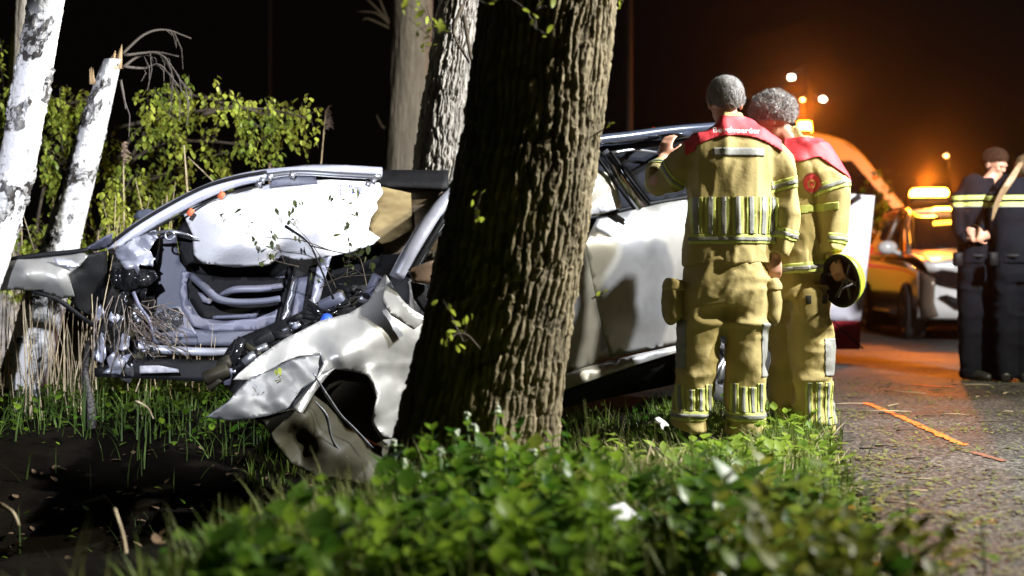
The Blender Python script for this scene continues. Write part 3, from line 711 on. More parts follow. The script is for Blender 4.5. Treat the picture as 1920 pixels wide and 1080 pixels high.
for i, (x, y, Yd, lb) in enumerate([(876, 783, 4.2, 'tallest white-flowered nettle left of the trunk base'), (932, 770, 4.2, 'white-flowered nettle right in front of the trunk'), (890, 805, 4.1, 'white-flowered nettle just right of the tallest one'),
        (853, 815, 4.0, 'white-flowered nettle to the left of the flowering pair'), (740, 832, 4.1, 'leftmost white-flowered nettle below the crumpled wing'), (825, 850, 3.8, 'white-flowered nettle lower in the middle of the bed'),
        (808, 868, 3.8, 'low white-flowered nettle beside the middle one'), (757, 870, 3.9, 'low white-flowered nettle under the leftmost one'), (1000, 850, 3.9, 'white-flowered nettle at the right foot of the trunk'), (945, 840, 3.8, 'white-flowered nettle low in front of the bark')]):
    flower_plant(x, y, Yd, lb, .055)
def maple():
    ang = [-2.5, -2.1, -1.75, -1.25, -.85, -.5, -.22, 0, .22, .5, .85, 1.25, 1.75, 2.1, 2.5]; rad = [.3, .5, .38, .72, .5, .9, .62, 1.0, .62, .9, .5, .72, .38, .5, .3]
    V = [(0, 0, 0)] + [(math.sin(a) * r_ * .6, .10 * abs(math.sin(a * 2.5)) * r_, .25 + math.cos(a) * r_ * .6) for a, r_ in zip(ang, rad)]
    return V, [(0, i, i + 1) for i in range(1, len(ang))]
mv, mf = maple(); mleaf = mesh_np('maple_leaf', mv, mf, LEAF('maple_leaf', (.22, .28, .04), (.14, .21, .03), .5, .5))
for x, y, Yd, lb, s in [(1545, 868, 3.35, 'broad-leaved maple seedling below the firefighters', .085), (1500, 905, 3.25, 'large pale maple leaf lit through in the lower right', .10), (1700, 905, 3.3, 'slim dark-leaved seedling in front of the asphalt', .05),
        (1445, 925, 3.4, 'leafy seedling left of the large maple leaf', .06), (1625, 900, 3.2, 'drooping leafy stem between the two seedlings', .055), (1840, 975, 3.0, 'blurred leafy stem near the right edge', .055), (1765, 1000, 3.0, 'low blurred weed by the lower right corner', .05), (1330, 985, 3.1, 'round-leaved weed beside the white shard', .055)]:
    flower_plant(x, y, Yd, lb, s * 1.3, False, 6, mesh=mleaf if s > .056 else None)
# pale grass flower stalks in front
for x, y0, y1 in [(410, 1060, 925), (470, 1060, 935), (330, 1080, 1040), (575, 1000, 890), (650, 980, 880), (520, 1060, 970), (1290, 850, 760), (1095, 820, 750), (380, 1070, 990), (690, 960, 900)]:
    Yd = 3.6 + .1 * random.random(); V, F = tube_geo([P(x + 12, y0 + 40, Yd), P(x + 4, (y0 + y1) / 2, Yd), P(x, y1, Yd)], [.0028, .0012], 4, False)
    tag(obj('grass_stalk', V, F, M_grassy), 'long pale grass stalk sticking up from the foreground weeds', 'grass', 'long grass stalks in the foreground')
# ------------------------------------------------------------------ the wrecked car
def PAINT(name, c, rough=.32, dirt=.5, metal=.25, coat=.25):
    m = MAT(name, c, rough, metal, c2=tuple(v * dirt for v in c), ns=3.5, coat=coat, contrast=(.28, .5), bump=.12, bsc=8, detail=7); return m
M_paint = PAINT('pearl_white_paint', (.30, .295, .28), .38, .6, .3)
M_paintd = PAINT('scratched_paint', (.06, .062, .066), .5, .12, 0, 0)
M_under = MAT('shaded_olive_underside', (.035, .032, .017), .6, 0, spec=.2, c2=(.018, .015, .01), ns=4, bump=.3, bsc=12)  # dark olive puts the pale bumper's shadow into the colour
M_grey = MAT('door_trim_grey', (.11, .115, .155), .55, c2=(.085, .09, .12), ns=6, bump=.25, bsc=220)
M_greyl = MAT('door_trim_light', (.17, .175, .23), .42, c2=(.12, .12, .17), ns=6)
M_frame = MAT('body_frame_bare', (.42, .43, .49), .38, .3, c2=(.30, .31, .38), ns=9, bump=.2, bsc=20)
M_blk = MAT('black_plastic', (.010, .010, .011), .6, c2=(.006, .006, .007), ns=12, bump=.2, bsc=60, spec=.15)
M_blkg = MAT('black_gloss', (.012, .012, .014), .15, c2=(.008, .008, .009), ns=5)
M_metal = MAT('torn_metal', (.42, .43, .46), .35, .8, c2=(.12, .12, .13), ns=12, bump=.5, bsc=30)
M_bag = MAT('airbag_fabric', (.82, .82, .84), .8, c2=(.78, .78, .80), ns=30, bump=.25, bsc=60)
M_chrome = MAT('window_chrome', (.62, .64, .68), .2, .9, c2=(.5, .5, .55), ns=5)
M_rubber = MAT('tyre_rubber', (.022, .022, .024), .75, c2=(.014, .014, .014), ns=20)
M_wire = MAT('wiring_loom', (.22, .17, .13), .6, c2=(.07, .06, .06), ns=60)
M_orangep = MAT('orange_clip', (.75, .16, .06), .5)
M_bluep = MAT('blue_reservoir_cap', (.03, .10, .55), .4)
M_roof = MAT('roof_dark_paint', (.05, .06, .09), .25, .3, coat=.6)
M_lining = MAT('cabin_lining', (.24, .19, .12), .9, c2=(.12, .08, .045), ns=5, stretch=(1, 1, 4))  # brown carries the shade at the rear of the cabin
def GLASS(name, tint, a):
    m, nt, b = newmat(name); b.inputs['Base Color'].default_value = (*tint, 1); b.inputs['Roughness'].default_value = .04
    tr = nt.nodes.new('ShaderNodeBsdfTransparent'); tr.inputs[0].default_value = (.75, .8, .82, 1)
    mx = nt.nodes.new('ShaderNodeMixShader'); mx.inputs[0].default_value = a
    nt.links.new(tr.outputs[0], mx.inputs[1]); nt.links.new(b.outputs[0], mx.inputs[2]); nt.links.new(mx.outputs[0], nt.nodes['Material Output'].inputs[0]); return m
M_tint = GLASS('tinted_glass', (.02, .022, .028), .78)

def Yn(x, out=0): return 6.63 / (1 - .000324 * (x - 960)) - out
car = thing('wrecked_car', 'crushed pearl white car wrapped against the trees, cabin torn open at the front', 'car', tuple(P(1100, 700, 6.95)))
def S(name, pts, mat, near=True, out=0, parent=None, **k):
    """sheet on the near flank: (x, y) points, optional third value = how far it stands out"""
    o = [(p[0], p[1], Yn(p[0]) - out - (p[2] if len(p) > 2 else 0)) for p in pts]
    c = [(p[0], p[1], Yn(p[0]) - out - p[2]) for p in k.pop('ctrl', [])]
    return sheet(name, o, mat, parent or car, ctrl=c, **k)
# --- rear half of the near flank
rd = S('rear_door', [(1093, 462), (1120, 408, -.06), (1200, 388, -.07), (1300, 371, -.07), (1300, 412, .02), (1300, 520, .02), (1290, 640, -.03), (1215, 655, -.04), (1142, 671, -.04), (1120, 580), (1108, 520)],
   M_paint, out=.03, step=13, bump=.012, bs=90, thick=.012, seed=3, ctrl=[(1200, 430, .035), (1150, 446, .03), (1250, 417, .035), (1180, 560, .02), (1240, 560, .02), (1200, 395, -.055), (1220, 620, .0)])
S('front_door', [(1010, 420, -.06), (1095, 410, -.06), (1096, 462, .02), (1108, 520), (1120, 580), (1143, 672, -.03), (1060, 702, -.04), (960, 735, -.04), (860, 690, .0), (820, 560, .03), (880, 450, .0)], M_paint, out=.045, step=20, bump=.012, bs=60, thick=.012, seed=5, label='bright lit front door, pushed forward of the rear door')
S('rear_wing', [(1303, 371, -.07), (1380, 352, -.1), (1440, 350, -.14), (1452, 470, -.02), (1448, 600, -.05), (1440, 640, -.1), (1425, 640, -.04), (1400, 575, .0), (1355, 548, .0), (1318, 570, .0), (1300, 610, 0), (1293, 635, 0), (1303, 520, .02), (1303, 412, .02)], M_paint, out=.03, step=14, thick=.012, seed=6)
S('sill', [(1050, 703, .0), (1143, 676, .0), (1290, 644, .0), (1300, 652, .03), (1200, 682, .03), (1052, 733, .03)], M_paint, out=.03, step=14, thick=.02, seed=8)
S('underbody', [(1040, 730, -.02), (1200, 683, -.05), (1300, 655, -.03), (1320, 700, -.3), (1250, 720, -.3), (1030, 765, -.3)], M_blk, out=0, step=18, thick=.03, seed=8)
for a in ([(1118, 408), (1200, 388), (1300, 371)],):
    mb = MB(); mb.tube([P(x, y, Yn(x) + .015) for x, y in [(1060, 420), (1118, 406), (1200, 385), (1300, 368), (1400, 350)]], .011, 6); mb.build('window_trim', M_blk, car)
# dent line of the door (swage) is in the sheet; roof, rails, pillars
mb = MB(); mb.tube(catmull([P(1060, 275, 6.85), P(1128, 262, 7.0), P(1180, 256, 7.1), P(1245, 247, 7.25), P(1310, 241, 7.4), P(1400, 236, 7.65), P(1450, 245, 7.8)], 4), .030, 8); mb.build('roof_rail', M_roof, car)
S('cant_rail', [(1050, 296, -.05), (1128, 275, -.12), (1200, 268, -.12), (1300, 249, -.12), (1420, 246, -.12), (1420, 258, -.1), (1300, 262, -.1), (1200, 284, -.1), (1128, 292, -.1), (1050, 312, -.05)], M_roof, step=12, thick=.04)
sheet('roof', [(1055, 290, 6.95), (1300, 246, 7.45), (1440, 246, 7.8), (1330, 254, 9.1), (1120, 262, 8.6), (880, 322, 8.4), (900, 335, 6.95), (1000, 306, 6.9)], M_roof, car, step=30, thick=.03)
mb = MB(); mb.tube([P(1130, 285, 7.02), P(1165, 335, 7.03), P(1205, 388, 7.06)], [.032, .032, .034], 8, flat=.5); mb.build('door_pillar', M_chrome, car)
mb = MB(); mb.tube([P(1144, 284, 7.0), P(1178, 332, 7.01), P(1218, 384, 7.04)], [.010] * 3, 6); mb.tube([P(1118, 292, 7.0), P(1152, 340, 7.01), P(1190, 392, 7.04)], [.009] * 3, 6); mb.build('window_seal', M_blk, car)
mb = MB(); mb.tube(catmull([P(1148, 286, 7.03), P(1190, 281, 7.12), P(1240, 288, 7.25), P(1265, 300, 7.3)], 4), [.008], 6); mb.build('window_trim', M_chrome, car)
S('side_window', [(1150, 287, -.02), (1210, 280, -.02), (1262, 285, -.02), (1300, 275), (1300, 366), (1222, 382), (1190, 340)], M_tint, out=-.04, step=20, thick=.005, label='dark rear side window')
S('side_window', [(1080, 310), (1122, 300), (1188, 388), (1118, 403), (1080, 410)], M_tint, out=-.07, step=18, thick=.005, label='small side window with the white airbag behind it')
sheet('curtain_airbag', [(1095, 325, 7.0), (1118, 318, 7.02), (1140, 326, 7.03), (1156, 352, 7.05), (1165, 390, 7.07), (1118, 404, 7.0), (1090, 408, 6.98)], M_bag, car, ctrl=[(1130, 365, 6.99)], step=8, curve=False, bump=.01, bs=30, thick=.012, label='white airbag bulging inside the near side window')
sheet('curtain_airbag', [(1190, 285, 8.2), (1265, 268, 8.4), (1285, 290, 8.4), (1270, 300, 8.4), (1235, 290, 8.3), (1195, 292, 8.2)], M_bag, car, step=10, thick=.02, label='strip of white airbag seen through the rear window')
# seats seen dark through the glass
mb = MB(); mb.box(P(1250, 345, 7.9), (.45, .2, .55), bev=.25); mb.box(P(1245, 310, 7.9), (.25, .12, .16), bev=.4); mb.box(P(1110, 420, 7.6), (.5, .25, .6), bev=.25); mb.build('seat', M_blk, car)
# wheel
wheel = thing('wheel', None, None); wheel.parent = car; wc = P(1352, 655, 7.55); wheel.location = wc - car.location
def wheel_parts(c, r, parent, face, w=.2, mrub=None, mrim=None, spokes=5):
    """face: outward axle direction"""
    f = Vector(face).normalized(); q = f.to_track_quat('Z', 'Y').to_matrix()
    def ring(prof, seg=44):
        V = []; F = []
        for j in range(seg):
            a = 2 * math.pi * j / seg
            for (rr, z) in prof: V.append(Vector(c) + q @ Vector((rr * math.cos(a), rr * math.sin(a), z)))
        k = len(prof)
        for j in range(seg):
            for i in range(k - 1): F.append((j * k + i, ((j + 1) % seg) * k + i, ((j + 1) % seg) * k + i + 1, j * k + i + 1))
        return V, F
    V, F = ring([(r * .68, -w / 2), (r * .93, -w / 2), (r, -w * .36), (r, w * .36), (r * .95, w * .48), (r * .84, w * .54), (r * .7, w * .5), (r * .68, w * .42)]); obj('tyre', V, F, mrub or M_rubber, parent)
    V, F = ring([(r * .66, -w * .4), (r * .62, w * .2), (r * .66, w * .47), (r * .71, w * .5), (r * .71, w * .42)]); mb = MB(); mb.add(V, F)
    for k in range(spokes):
        a = 2 * math.pi * k / spokes + .3
        for s in (-.13, .13):
            p0 = Vector(c) + q @ Vector((r * .1 * math.cos(a), r * .1 * math.sin(a), w * .34)); p1 = Vector(c) + q @ Vector((r * .66 * math.cos(a + s), r * .66 * math.sin(a + s), w * .43))
            mb.tube([p0, p0.lerp(p1, .5), p1], [r * .055, r * .04, r * .05], 5, flat=.7)
    mb.tube([Vector(c) + f * w * .2, Vector(c) + f * w * .42], r * .15, 12); mb.build('rim', mrim or M_metal, parent)
    V, F = ring([(.02, -w * .1), (r * .55, -w * .1), (r * .55, -w * .05)], 24); obj('brake_disc', V, F, M_blk, parent)
wheel_parts(wc, .335, wheel, (.55, -.83, 0))
sheet('tail_light', [(1424, 598, 7.78), (1440, 592, 7.82), (1446, 640, 7.84), (1430, 652, 7.8)], MAT('tail_light_red', (.45, .02, .03), .2, coat=.5), car, step=8, thick=.03)
sheet('rear_bumper', [(1420, 652, 7.8), (1448, 642, 7.86), (1452, 700, 7.9), (1430, 712, 7.86)], M_paint, car, step=10, thick=.03)

# --- near windscreen pillar
mb = MB(); mb.tube(catmull([P(742, 522, 6.2), P(770, 470, 6.22), P(805, 415, 6.28), P(840, 372, 6.35), P(900, 325, 6.5), P(1000, 296, 6.75), P(1060, 283, 6.9)], 5), [.036, .036, .036, .036], 10, flat=.55); mb.build('windscreen_pillar', M_frame, car, label='near windscreen pillar rising behind the big trunk')
mb = MB(); mb.tube(catmull([P(765, 520, 6.22), P(800, 460, 6.25), P(835, 405, 6.3)], 4), .016, 6); mb.tube(catmull([P(785, 500, 6.25), P(815, 450, 6.28), P(842, 415, 6.33)], 4), .007, 6); mb.build('pillar_seal', M_blk, car)
mb = MB(); mb.tube(catmull([P(777, 512, 6.24), P(805, 462, 6.27), P(838, 412, 6.32)], 4), .006, 6); mb.build('pillar_trim', M_metal, car)
# --- crumpled near wing: upper strip, main skin, scratched nose, lit torn lip, arch lip, hanging bumper
wing = S('front_wing', [(722, 514, -.12), (738, 545, .0), (770, 578, .08), (806, 600, .1), (830, 640, .1), (820, 760, .1), (742, 790, .12), (735, 822, .12), (718, 818, .16), (697, 792, .14), (700, 770, .18), (706, 745, .16), (700, 720, .12), (688, 704, .1), (660, 696, .05), (628, 692, .05), (605, 700, .08), (590, 725, .14), (560, 772, .2), (549, 766, .18), (552, 752, .16), (590, 715, .12), (606, 682, .08), (600, 664, .05), (560, 668, .05), (528, 680, .05), (500, 700, .04), (470, 712, .06), (437, 712, .1), (448, 700, .1), (485, 668, .04), (535, 635, .0), (600, 602, -.04), (655, 588, -.04), (690, 566, -.06), (705, 540, -.1)],
   M_paint, out=.0, step=6, facet=.045, fs=80, bump=.004, bs=36, thick=.006, seed=11,
   ctrl=[(620, 640, .07), (700, 600, .05), (740, 640, .10), (720, 700, .08), (690, 660, .09), (640, 675, .10)])
S('wing_corner', [(724, 516, -.14), (752, 560, -.02), (776, 588, .04), (800, 600, .07), (776, 618, .06), (752, 603, .03), (733, 590, .0), (716, 565, -.05)], M_paint, out=.12, step=6, facet=.008, fs=40, thick=.006, seed=12, label='sharp bent-up corner of the wing')
S('headlamp_area', [(386, 782, .2), (425, 755, .2), (455, 722, .16), (470, 708, .12), (505, 694, .08), (545, 674, .06), (600, 662, .06), (608, 682, .08), (604, 700, .1), (585, 728, .14), (548, 766, .18), (500, 780, .2), (440, 790, .2)],
   M_paintd, out=-.01, step=6, facet=.022, fs=40, bump=.01, bs=25, thick=.006, seed=14, label='scratched dark nose where the headlamp was')
S('torn_lip', [(548, 768, .24), (575, 735, .2), (600, 704, .16), (628, 690, .12), (612, 706, .14), (590, 735, .18), (566, 776, .26), (557, 772, .26)], M_paint, out=.02, step=6, thick=.006, seed=15)
# dark inner arch and hanging bumper skin below
S('wheel_arch_liner', [(470, 780, .05), (560, 765, .05), (600, 700, .0), (640, 690, -.05), (690, 700, -.05), (706, 745, 0), (702, 790, .02), (740, 820, .02), (760, 850, .0), (740, 900, .0), (600, 850, .0), (500, 800, .0)], M_under, out=-.12, step=9, facet=.05, fs=45, thick=.01, seed=17)
S('front_bumper', [(490, 782, .12), (550, 768, .16), (570, 776, .16), (588, 742, .06), (612, 760, .02), (648, 800, .0), (700, 830, .02), (735, 850, .04), (742, 880, .1), (720, 925, .12), (690, 912, .14), (640, 900, .14), (590, 892, .16), (545, 868, .16), (515, 830, .14)],
   M_under, out=.02, step=6.5, facet=.05, fs=60, bump=.02, bs=60, thick=.008, seed=18, ctrl=[(600, 820, .16), (560, 820, .08), (650, 850, .18), (700, 880, .16), (610, 790, .06)], label='crushed bumper skin hanging into the ditch')
S('wing_inner', [(690, 708, .02), (716, 722, .1), (745, 740, .12), (760, 790, .12), (735, 845, .12), (718, 830, .14), (697, 795, .1), (706, 750, .06)], M_paint, out=-.02, step=6, facet=.02, fs=40, thick=.006, seed=19)
for k, pth in enumerate(([(590, 752), (612, 780), (622, 822), (640, 850), (652, 858)], [(588, 700), (612, 740), (636, 775), (660, 800), (690, 832), (700, 840)])):
    mb = MB(); mb.tube(catmull([P(x, y, Yn(x) - .2) for x, y in pth], 5), [.003, .008, .005, .009, .002], 6, flat=.4); mb.build('torn_edge', M_metal, car)
S('door_mirror', [(765, 505, .0), (800, 492, .05), (838, 480, .05), (838, 520, .05), (800, 532, .05), (775, 530, .02)], MAT('mirror_brown_reflection', (.30, .2, .13), .25, .5, c2=(.10, .07, .05), ns=6), out=.1, step=9, thick=.05, seed=3)  # brown reflection is put into the mirror's colour
S('fender_gap', [(770, 528, 0), (800, 535, .02), (806, 598, .02), (790, 580, .0), (776, 560, .0)], M_blk, out=.02, step=12, thick=.01)

# --- far door standing open, seen from inside
fd = thing('far_front_door', None, None); fd.parent = car; fd.location = P(400, 560, 7.2) - car.location
fy = lambda x: 7.05 + (x - 270) * .0008
def D(name, pts, mat, out=0, **k):
    o = [(p[0], p[1], fy(p[0]) - out - (p[2] if len(p) > 2 else 0)) for p in pts]; c = [(p[0], p[1], fy(p[0]) - out - p[2]) for p in k.pop('ctrl', [])]
    return sheet(name, o, mat, fd, ctrl=c, **k)
D('door_panel', [(283, 462), (300, 442), (330, 437), (337, 490), (352, 508), (375, 520), (500, 522), (548, 516), (556, 545), (535, 640), (500, 652), (275, 645), (268, 600), (272, 560), (280, 510)], M_grey, out=-.06, step=14, thick=.01, bump=.002, bs=90)
D('door_pocket', [(346, 530), (365, 512), (420, 520), (540, 520), (545, 560), (520, 585), (470, 600), (400, 606), (375, 596), (356, 565)], M_blk, out=-.045, step=14, thick=.006)
mb = MB(); mb.tube(tpx([(358, 516, 7.0), (385, 540, 6.98), (408, 560, 6.97), (440, 566, 6.98), (490, 565, 7.02), (525, 560, 7.06)], 5), [.02, .023, .022, .018, .018, .018], 8, flat=.8); mb.build('armrest', M_grey, fd)
mb = MB(); mb.tube(tpx([(412, 552, 7.05), (440, 543, 7.04), (490, 541, 7.06), (530, 535, 7.1)], 5), [.008, .02, .02, .014], 8, flat=.6); mb.build('armrest_pad', M_greyl, fd)
D('handle_recess', [(370, 548), (382, 550), (398, 563), (394, 570), (380, 566)], M_greyl, out=.02, step=6, thick=.01)
D('pocket_edge', [(340, 508), (356, 510), (350, 530), (352, 560), (362, 585), (380, 597), (420, 602), (480, 597), (515, 583), (535, 560), (548, 522), (560, 520), (552, 570), (525, 605), (480, 618), (400, 622), (362, 612), (345, 590), (335, 550)], M_greyl, out=.0, step=8, thick=.03, bump=.004, bs=60)
D('pocket_inside', [(398, 598), (480, 596), (490, 578), (470, 588), (400, 592)], M_greyl, out=-.03, step=8, thick=.004)
D('lower_trim', [(275, 632), (345, 600), (365, 618), (480, 620), (530, 606), (520, 640), (500, 650), (275, 645)], M_grey, out=.0, step=10, thick=.012)
D('speaker_surround', [(278, 592), (336, 572), (352, 600), (372, 632), (282, 634)], M_greyl, out=.012, step=8, thick=.01)
D('speaker_hole', [(290, 592), (310, 580), (332, 577), (343, 590), (342, 606), (330, 618), (300, 624), (288, 610)], M_blk, out=.024, step=8, thick=.004)
mb = MB()
for k in range(9):
    rr = 3 + k * 3.0; pth = []
    for a in np.linspace(0, 6.28, 19): pth.append(P(314 + rr * math.cos(a) * 1.0, 600 + rr * math.sin(a) * .72, 6.99))
    mb.tube(pth, .0016, 4, False)
for a in np.linspace(0, 3.1, 8): mb.tube([P(314 - 27 * math.cos(a), 600 - 20 * math.sin(a), 6.985), P(314 + 27 * math.cos(a), 600 + 20 * math.sin(a), 6.985)], .0014, 4, False)
mb.build('speaker_grille', M_metal, fd)
D('window_dark_sheet', [(345, 490), (370, 495), (560, 480), (720, 450), (715, 500), (660, 520), (560, 530), (500, 522), (375, 520)], M_blk, out=-.09, step=18, thick=.01)  # black sheet stands in for the shade below the airbag
# far pillars and dark cabin
for k, (a, b, c, d, m_) in enumerate([((548, 520), (562, 518), (538, 612), (522, 618), M_chrome), ((560, 522), (585, 518), (560, 605), (545, 600), M_greyl), ((598, 480), (622, 478), (600, 560), (578, 590), M_frame), ((580, 500), (600, 495), (582, 590), (565, 600), M_blk), ((540, 500), (550, 498), (522, 620), (514, 622), M_blk)]):
    sheet('centre_pillar', [(*a, 7.25), (*b, 7.27), (*c, 7.2), (*d, 7.18)], m_, car, step=9, thick=.03, seed=k)
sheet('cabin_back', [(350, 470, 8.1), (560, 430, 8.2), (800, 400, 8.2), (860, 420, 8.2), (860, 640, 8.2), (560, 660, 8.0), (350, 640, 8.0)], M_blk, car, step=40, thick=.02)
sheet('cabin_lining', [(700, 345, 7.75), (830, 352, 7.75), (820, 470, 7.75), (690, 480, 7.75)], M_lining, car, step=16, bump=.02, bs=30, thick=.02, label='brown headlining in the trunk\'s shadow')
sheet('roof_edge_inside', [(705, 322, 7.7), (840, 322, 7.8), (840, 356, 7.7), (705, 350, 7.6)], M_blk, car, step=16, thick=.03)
# --- white curtain airbag over the far window
sheet('curtain_airbag', [(345, 402, 6.98), (352, 392, 6.98), (420, 366, 7.02), (470, 352, 7.05), (530, 343, 7.1), (620, 338, 7.15), (712, 343, 7.2), (718, 362, 7.2), (706, 378, 7.2), (708, 390, 7.18), (694, 410, 7.17), (690, 432, 7.15), (712, 446, 7.15), (700, 458, 7.13), (660, 472, 7.1), (600, 484, 7.05), (560, 487, 7.02), (530, 480, 7.02), (500, 497, 6.98), (440, 500, 6.95), (380, 493, 6.93), (364, 478, 6.93), (362, 440, 6.95), (352, 418, 6.97)],
   M_bag, car, ctrl=[(440, 430, 6.82), (560, 410, 6.86), (640, 400, 6.98), (400, 460, 6.84), (520, 460, 6.9)], step=6, bump=.03, bs=55, facet=.012, fs=30, thick=.01, seed=22, label='blown-out white curtain airbag hanging over the far door')
sheet('curtain_airbag', [(716, 350, 7.3), (770, 362, 7.5), (772, 430, 7.5), (735, 452, 7.4), (700, 462, 7.3), (690, 430, 7.3), (700, 380, 7.3)], MAT('airbag_fabric_shaded', (.22, .165, .07), .85, c2=(.10, .065, .02), ns=7, stretch=(1, 1, 3)), car, step=9, bump=.03, bs=40, thick=.008, seed=23, label='rear end of the curtain airbag, dim shade painted in')  # yellowish shade painted into the white bag's colour
mb = MB()
for x in (638, 655):
    for dy in (0, 9): mb.tube([P(x, 348 + dy, 7.05), P(x + 5, 350 + dy, 7.05), P(x + 5, 356 + dy, 7.05), P(x, 357 + dy, 7.05), P(x, 348 + dy, 7.05)], .0022, 4)
mb.tube(tpx([(660, 362, 7.05), (672, 360, 7.05), (678, 366, 7.05)]), .003, 4); mb.build('airbag_print', MAT('blue_ink', (.03, .02, .5), .7), car)
# twig shadows come from real twigs hanging in front of the airbag
def leaftwig(parent, path, n, size, seed, mat=None, spread=.05): return sprout(parent, path, n, size, seed, spread, r=.0025)
# --- far windscreen pillar, roof edge
mb = MB(); mb.tube(tpx([(205, 472, 6.85), (255, 432, 6.87), (310, 398, 6.92), (380, 362, 6.98), (440, 340, 7.03), (500, 328, 7.08), (560, 322, 7.12), (640, 319, 7.2), (716, 323, 7.28)], 5), [.035, .04, .042, .04, .036, .034, .03, .03, .03], 10, flat=.5); mb.build('windscreen_pillar', M_frame, car, label='far windscreen pillar arching up from the torn front')
mb = MB(); mb.tube(tpx([(200, 462, 6.83), (250, 425, 6.85), (310, 388, 6.9), (380, 352, 6.96), (440, 333, 7.0), (500, 322, 7.05)], 5), .009, 6); mb.tube(tpx([(215, 480, 6.8), (270, 440, 6.82), (340, 402, 6.87), (420, 365, 6.95), (490, 347, 7.0)], 5), .006, 6)
mb.tube(tpx([(530, 318, 7.2), (570, 314, 7.22), (650, 313, 7.28), (712, 318, 7.33)], 5), .010, 6); mb.build('glazing_seal', M_blk, car)
mb = MB(); mb.tube(tpx([(500, 330, 7.0), (560, 324, 7.05), (640, 328, 7.1), (714, 332, 7.15)], 5), .016, 8, flat=.5); mb.tube(tpx([(515, 314 + 6, 7.15), (575, 311, 7.2), (650, 312, 7.25), (714, 321, 7.3)], 5), .007, 6); mb.build('roof_flange', M_chrome, car)
sheet('grab_handle_recess', [(508, 338, 7.03), (535, 330, 7.05), (592, 330, 7.1), (595, 345, 7.1), (530, 348, 7.05), (505, 352, 7.03)], M_grey, car, step=8, thick=.01)
mb = MB()
for x, y, yy in ((357, 398, 6.84), (415, 366, 6.92)): mb.box(P(x, y, yy), (.028, .02, .04), Matrix.Rotation(.6, 3, 'Y'))
mb.build('clips', M_orangep, car)
mb = MB()
for x, y in ((492, 338), (505, 333), (485, 345), (700, 340), (690, 345), (548, 328)): mb.box(P(x, y, 6.99 + (x > 600) * .15), (.03, .02, .03), Matrix.Rotation(.4, 3, 'Y'))
mb.build('brackets', M_metal, car)
sheet('mirror_triangle', [(330, 432, 6.98), (348, 414, 7.0), (362, 440, 6.98), (366, 490, 6.98), (345, 500, 6.98), (336, 470, 6.98)], M_blk, car, step=9, thick=.012)
sheet('far_mirror', [(252, 408, 7.3), (262, 395, 7.3), (280, 392, 7.3), (300, 400, 7.3), (275, 415, 7.3)], MAT('mirror_shell', (.07, .08, .11), .35), car, step=7, thick=.06)
# --- dashboard end bar and crushed front
mb = MB(); mb.tube(tpx([(280, 438, 6.8), (318, 434, 6.78), (350, 440, 6.8), (372, 448, 6.84)], 5), [.006, .012, .008, .003], 6); 
a0 = P(318, 441, 6.76); mb.tube([a0 + Vector((.024 * math.cos(a), 0, .024 * math.sin(a))) for a in np.linspace(0, 6.3, 15)], .006, 6); mb.build('bare_bracket', M_metal, car)
sheet('crumpled_bulkhead', [(212, 470, 6.78), (245, 450, 6.76), (290, 432, 6.78), (296, 445, 6.78), (280, 470, 6.76), (290, 485, 6.72), (286, 500, 6.72), (262, 496, 6.7), (258, 515, 6.72), (235, 505, 6.72), (225, 490, 6.74)], M_frame, car, step=4, facet=.035, fs=16, bump=.02, bs=14, thick=.005, seed=31, jag=1)
sheet('plenum_box', [(205, 508, 6.7), (235, 500, 6.68), (290, 508, 6.7), (296, 520, 6.7), (282, 534, 6.7), (240, 545, 6.68), (212, 540, 6.7)], M_blkg, car, step=6, crease=.05, cs=24, bump=.02, thick=.01, seed=32)
sheet('shock_tower', [(205, 470, 6.95), (300, 440, 7.0), (290, 560, 7.0), (280, 700, 6.95), (185, 700, 6.9), (175, 600, 6.9), (195, 530, 6.9)], M_blk, car, step=12, crease=.05, cs=30, thick=.01, seed=33)
rs = random.Random(12)
for k in range(34):
    x, y = rs.uniform(180, 285), rs.uniform(535, 700); s = rs.uniform(7, 24); a = rs.uniform(0, 3.14); Yd = rs.uniform(6.6, 6.85); mt = rs.choice([M_blk, M_metal, M_frame, M_blkg, M_under])
    pts = [(x + s * math.cos(a + b) * rs.uniform(.35, 1.1), y + 1.3 * s * math.sin(a + b) * rs.uniform(.4, 1.2), Yd + rs.uniform(-.03, .03)) for b in (0, 1.1, 2.3, 3.3, 4.4, 5.3)]
    sheet('torn_fragment', pts, mt, car, step=6, crease=.02, cs=18, thick=.004, seed=k)
mb = MB()
for k in range(46):
    x, y = rs.uniform(240, 300), rs.uniform(560, 640); q = [(x, y, 6.62)]
    for j in range(4): x += rs.uniform(-3, 24); y += rs.uniform(-4, 22); q.append((min(x, 352), min(y, 668), 6.6 + rs.uniform(-.05, .05)))
    mb.tube(tpx(q, 3), rs.uniform(.0012, .0035), 4, False)
for k in range(14):
    x = rs.uniform(170, 250); y = rs.uniform(540, 620); mb.tube(tpx([(x, y, 6.6), (x - rs.uniform(-14, 18), y + 40, 6.55), (x - rs.uniform(-10, 24), y + rs.uniform(70, 120), 6.6)], 3), rs.uniform(.0015, .004), 4, False)
mb.build('wiring_loom', M_wire, car)
mb = MB(); mb.tube(tpx([(250, 548, 6.6), (262, 575, 6.58), (280, 600, 6.57), (290, 640, 6.58)]), [.010, .008, .006], 6); mb.build('hanging_hose', M_greyl, car)
mb = MB(); mb.tube(tpx([(262, 652, 6.75), (320, 657, 6.78), (400, 660, 6.85), (470, 655, 6.95)]), [.022, .024, .022, .016], 8); mb.build('far_sill', M_frame, car)
sheet('underfloor', [(178, 690, 6.65), (258, 672, 6.68), (420, 676, 6.8), (520, 640, 6.9), (470, 712, 6.85), (400, 716, 6.75), (178, 706, 6.65)], M_blk, car, step=14, thick=.03, seed=2)
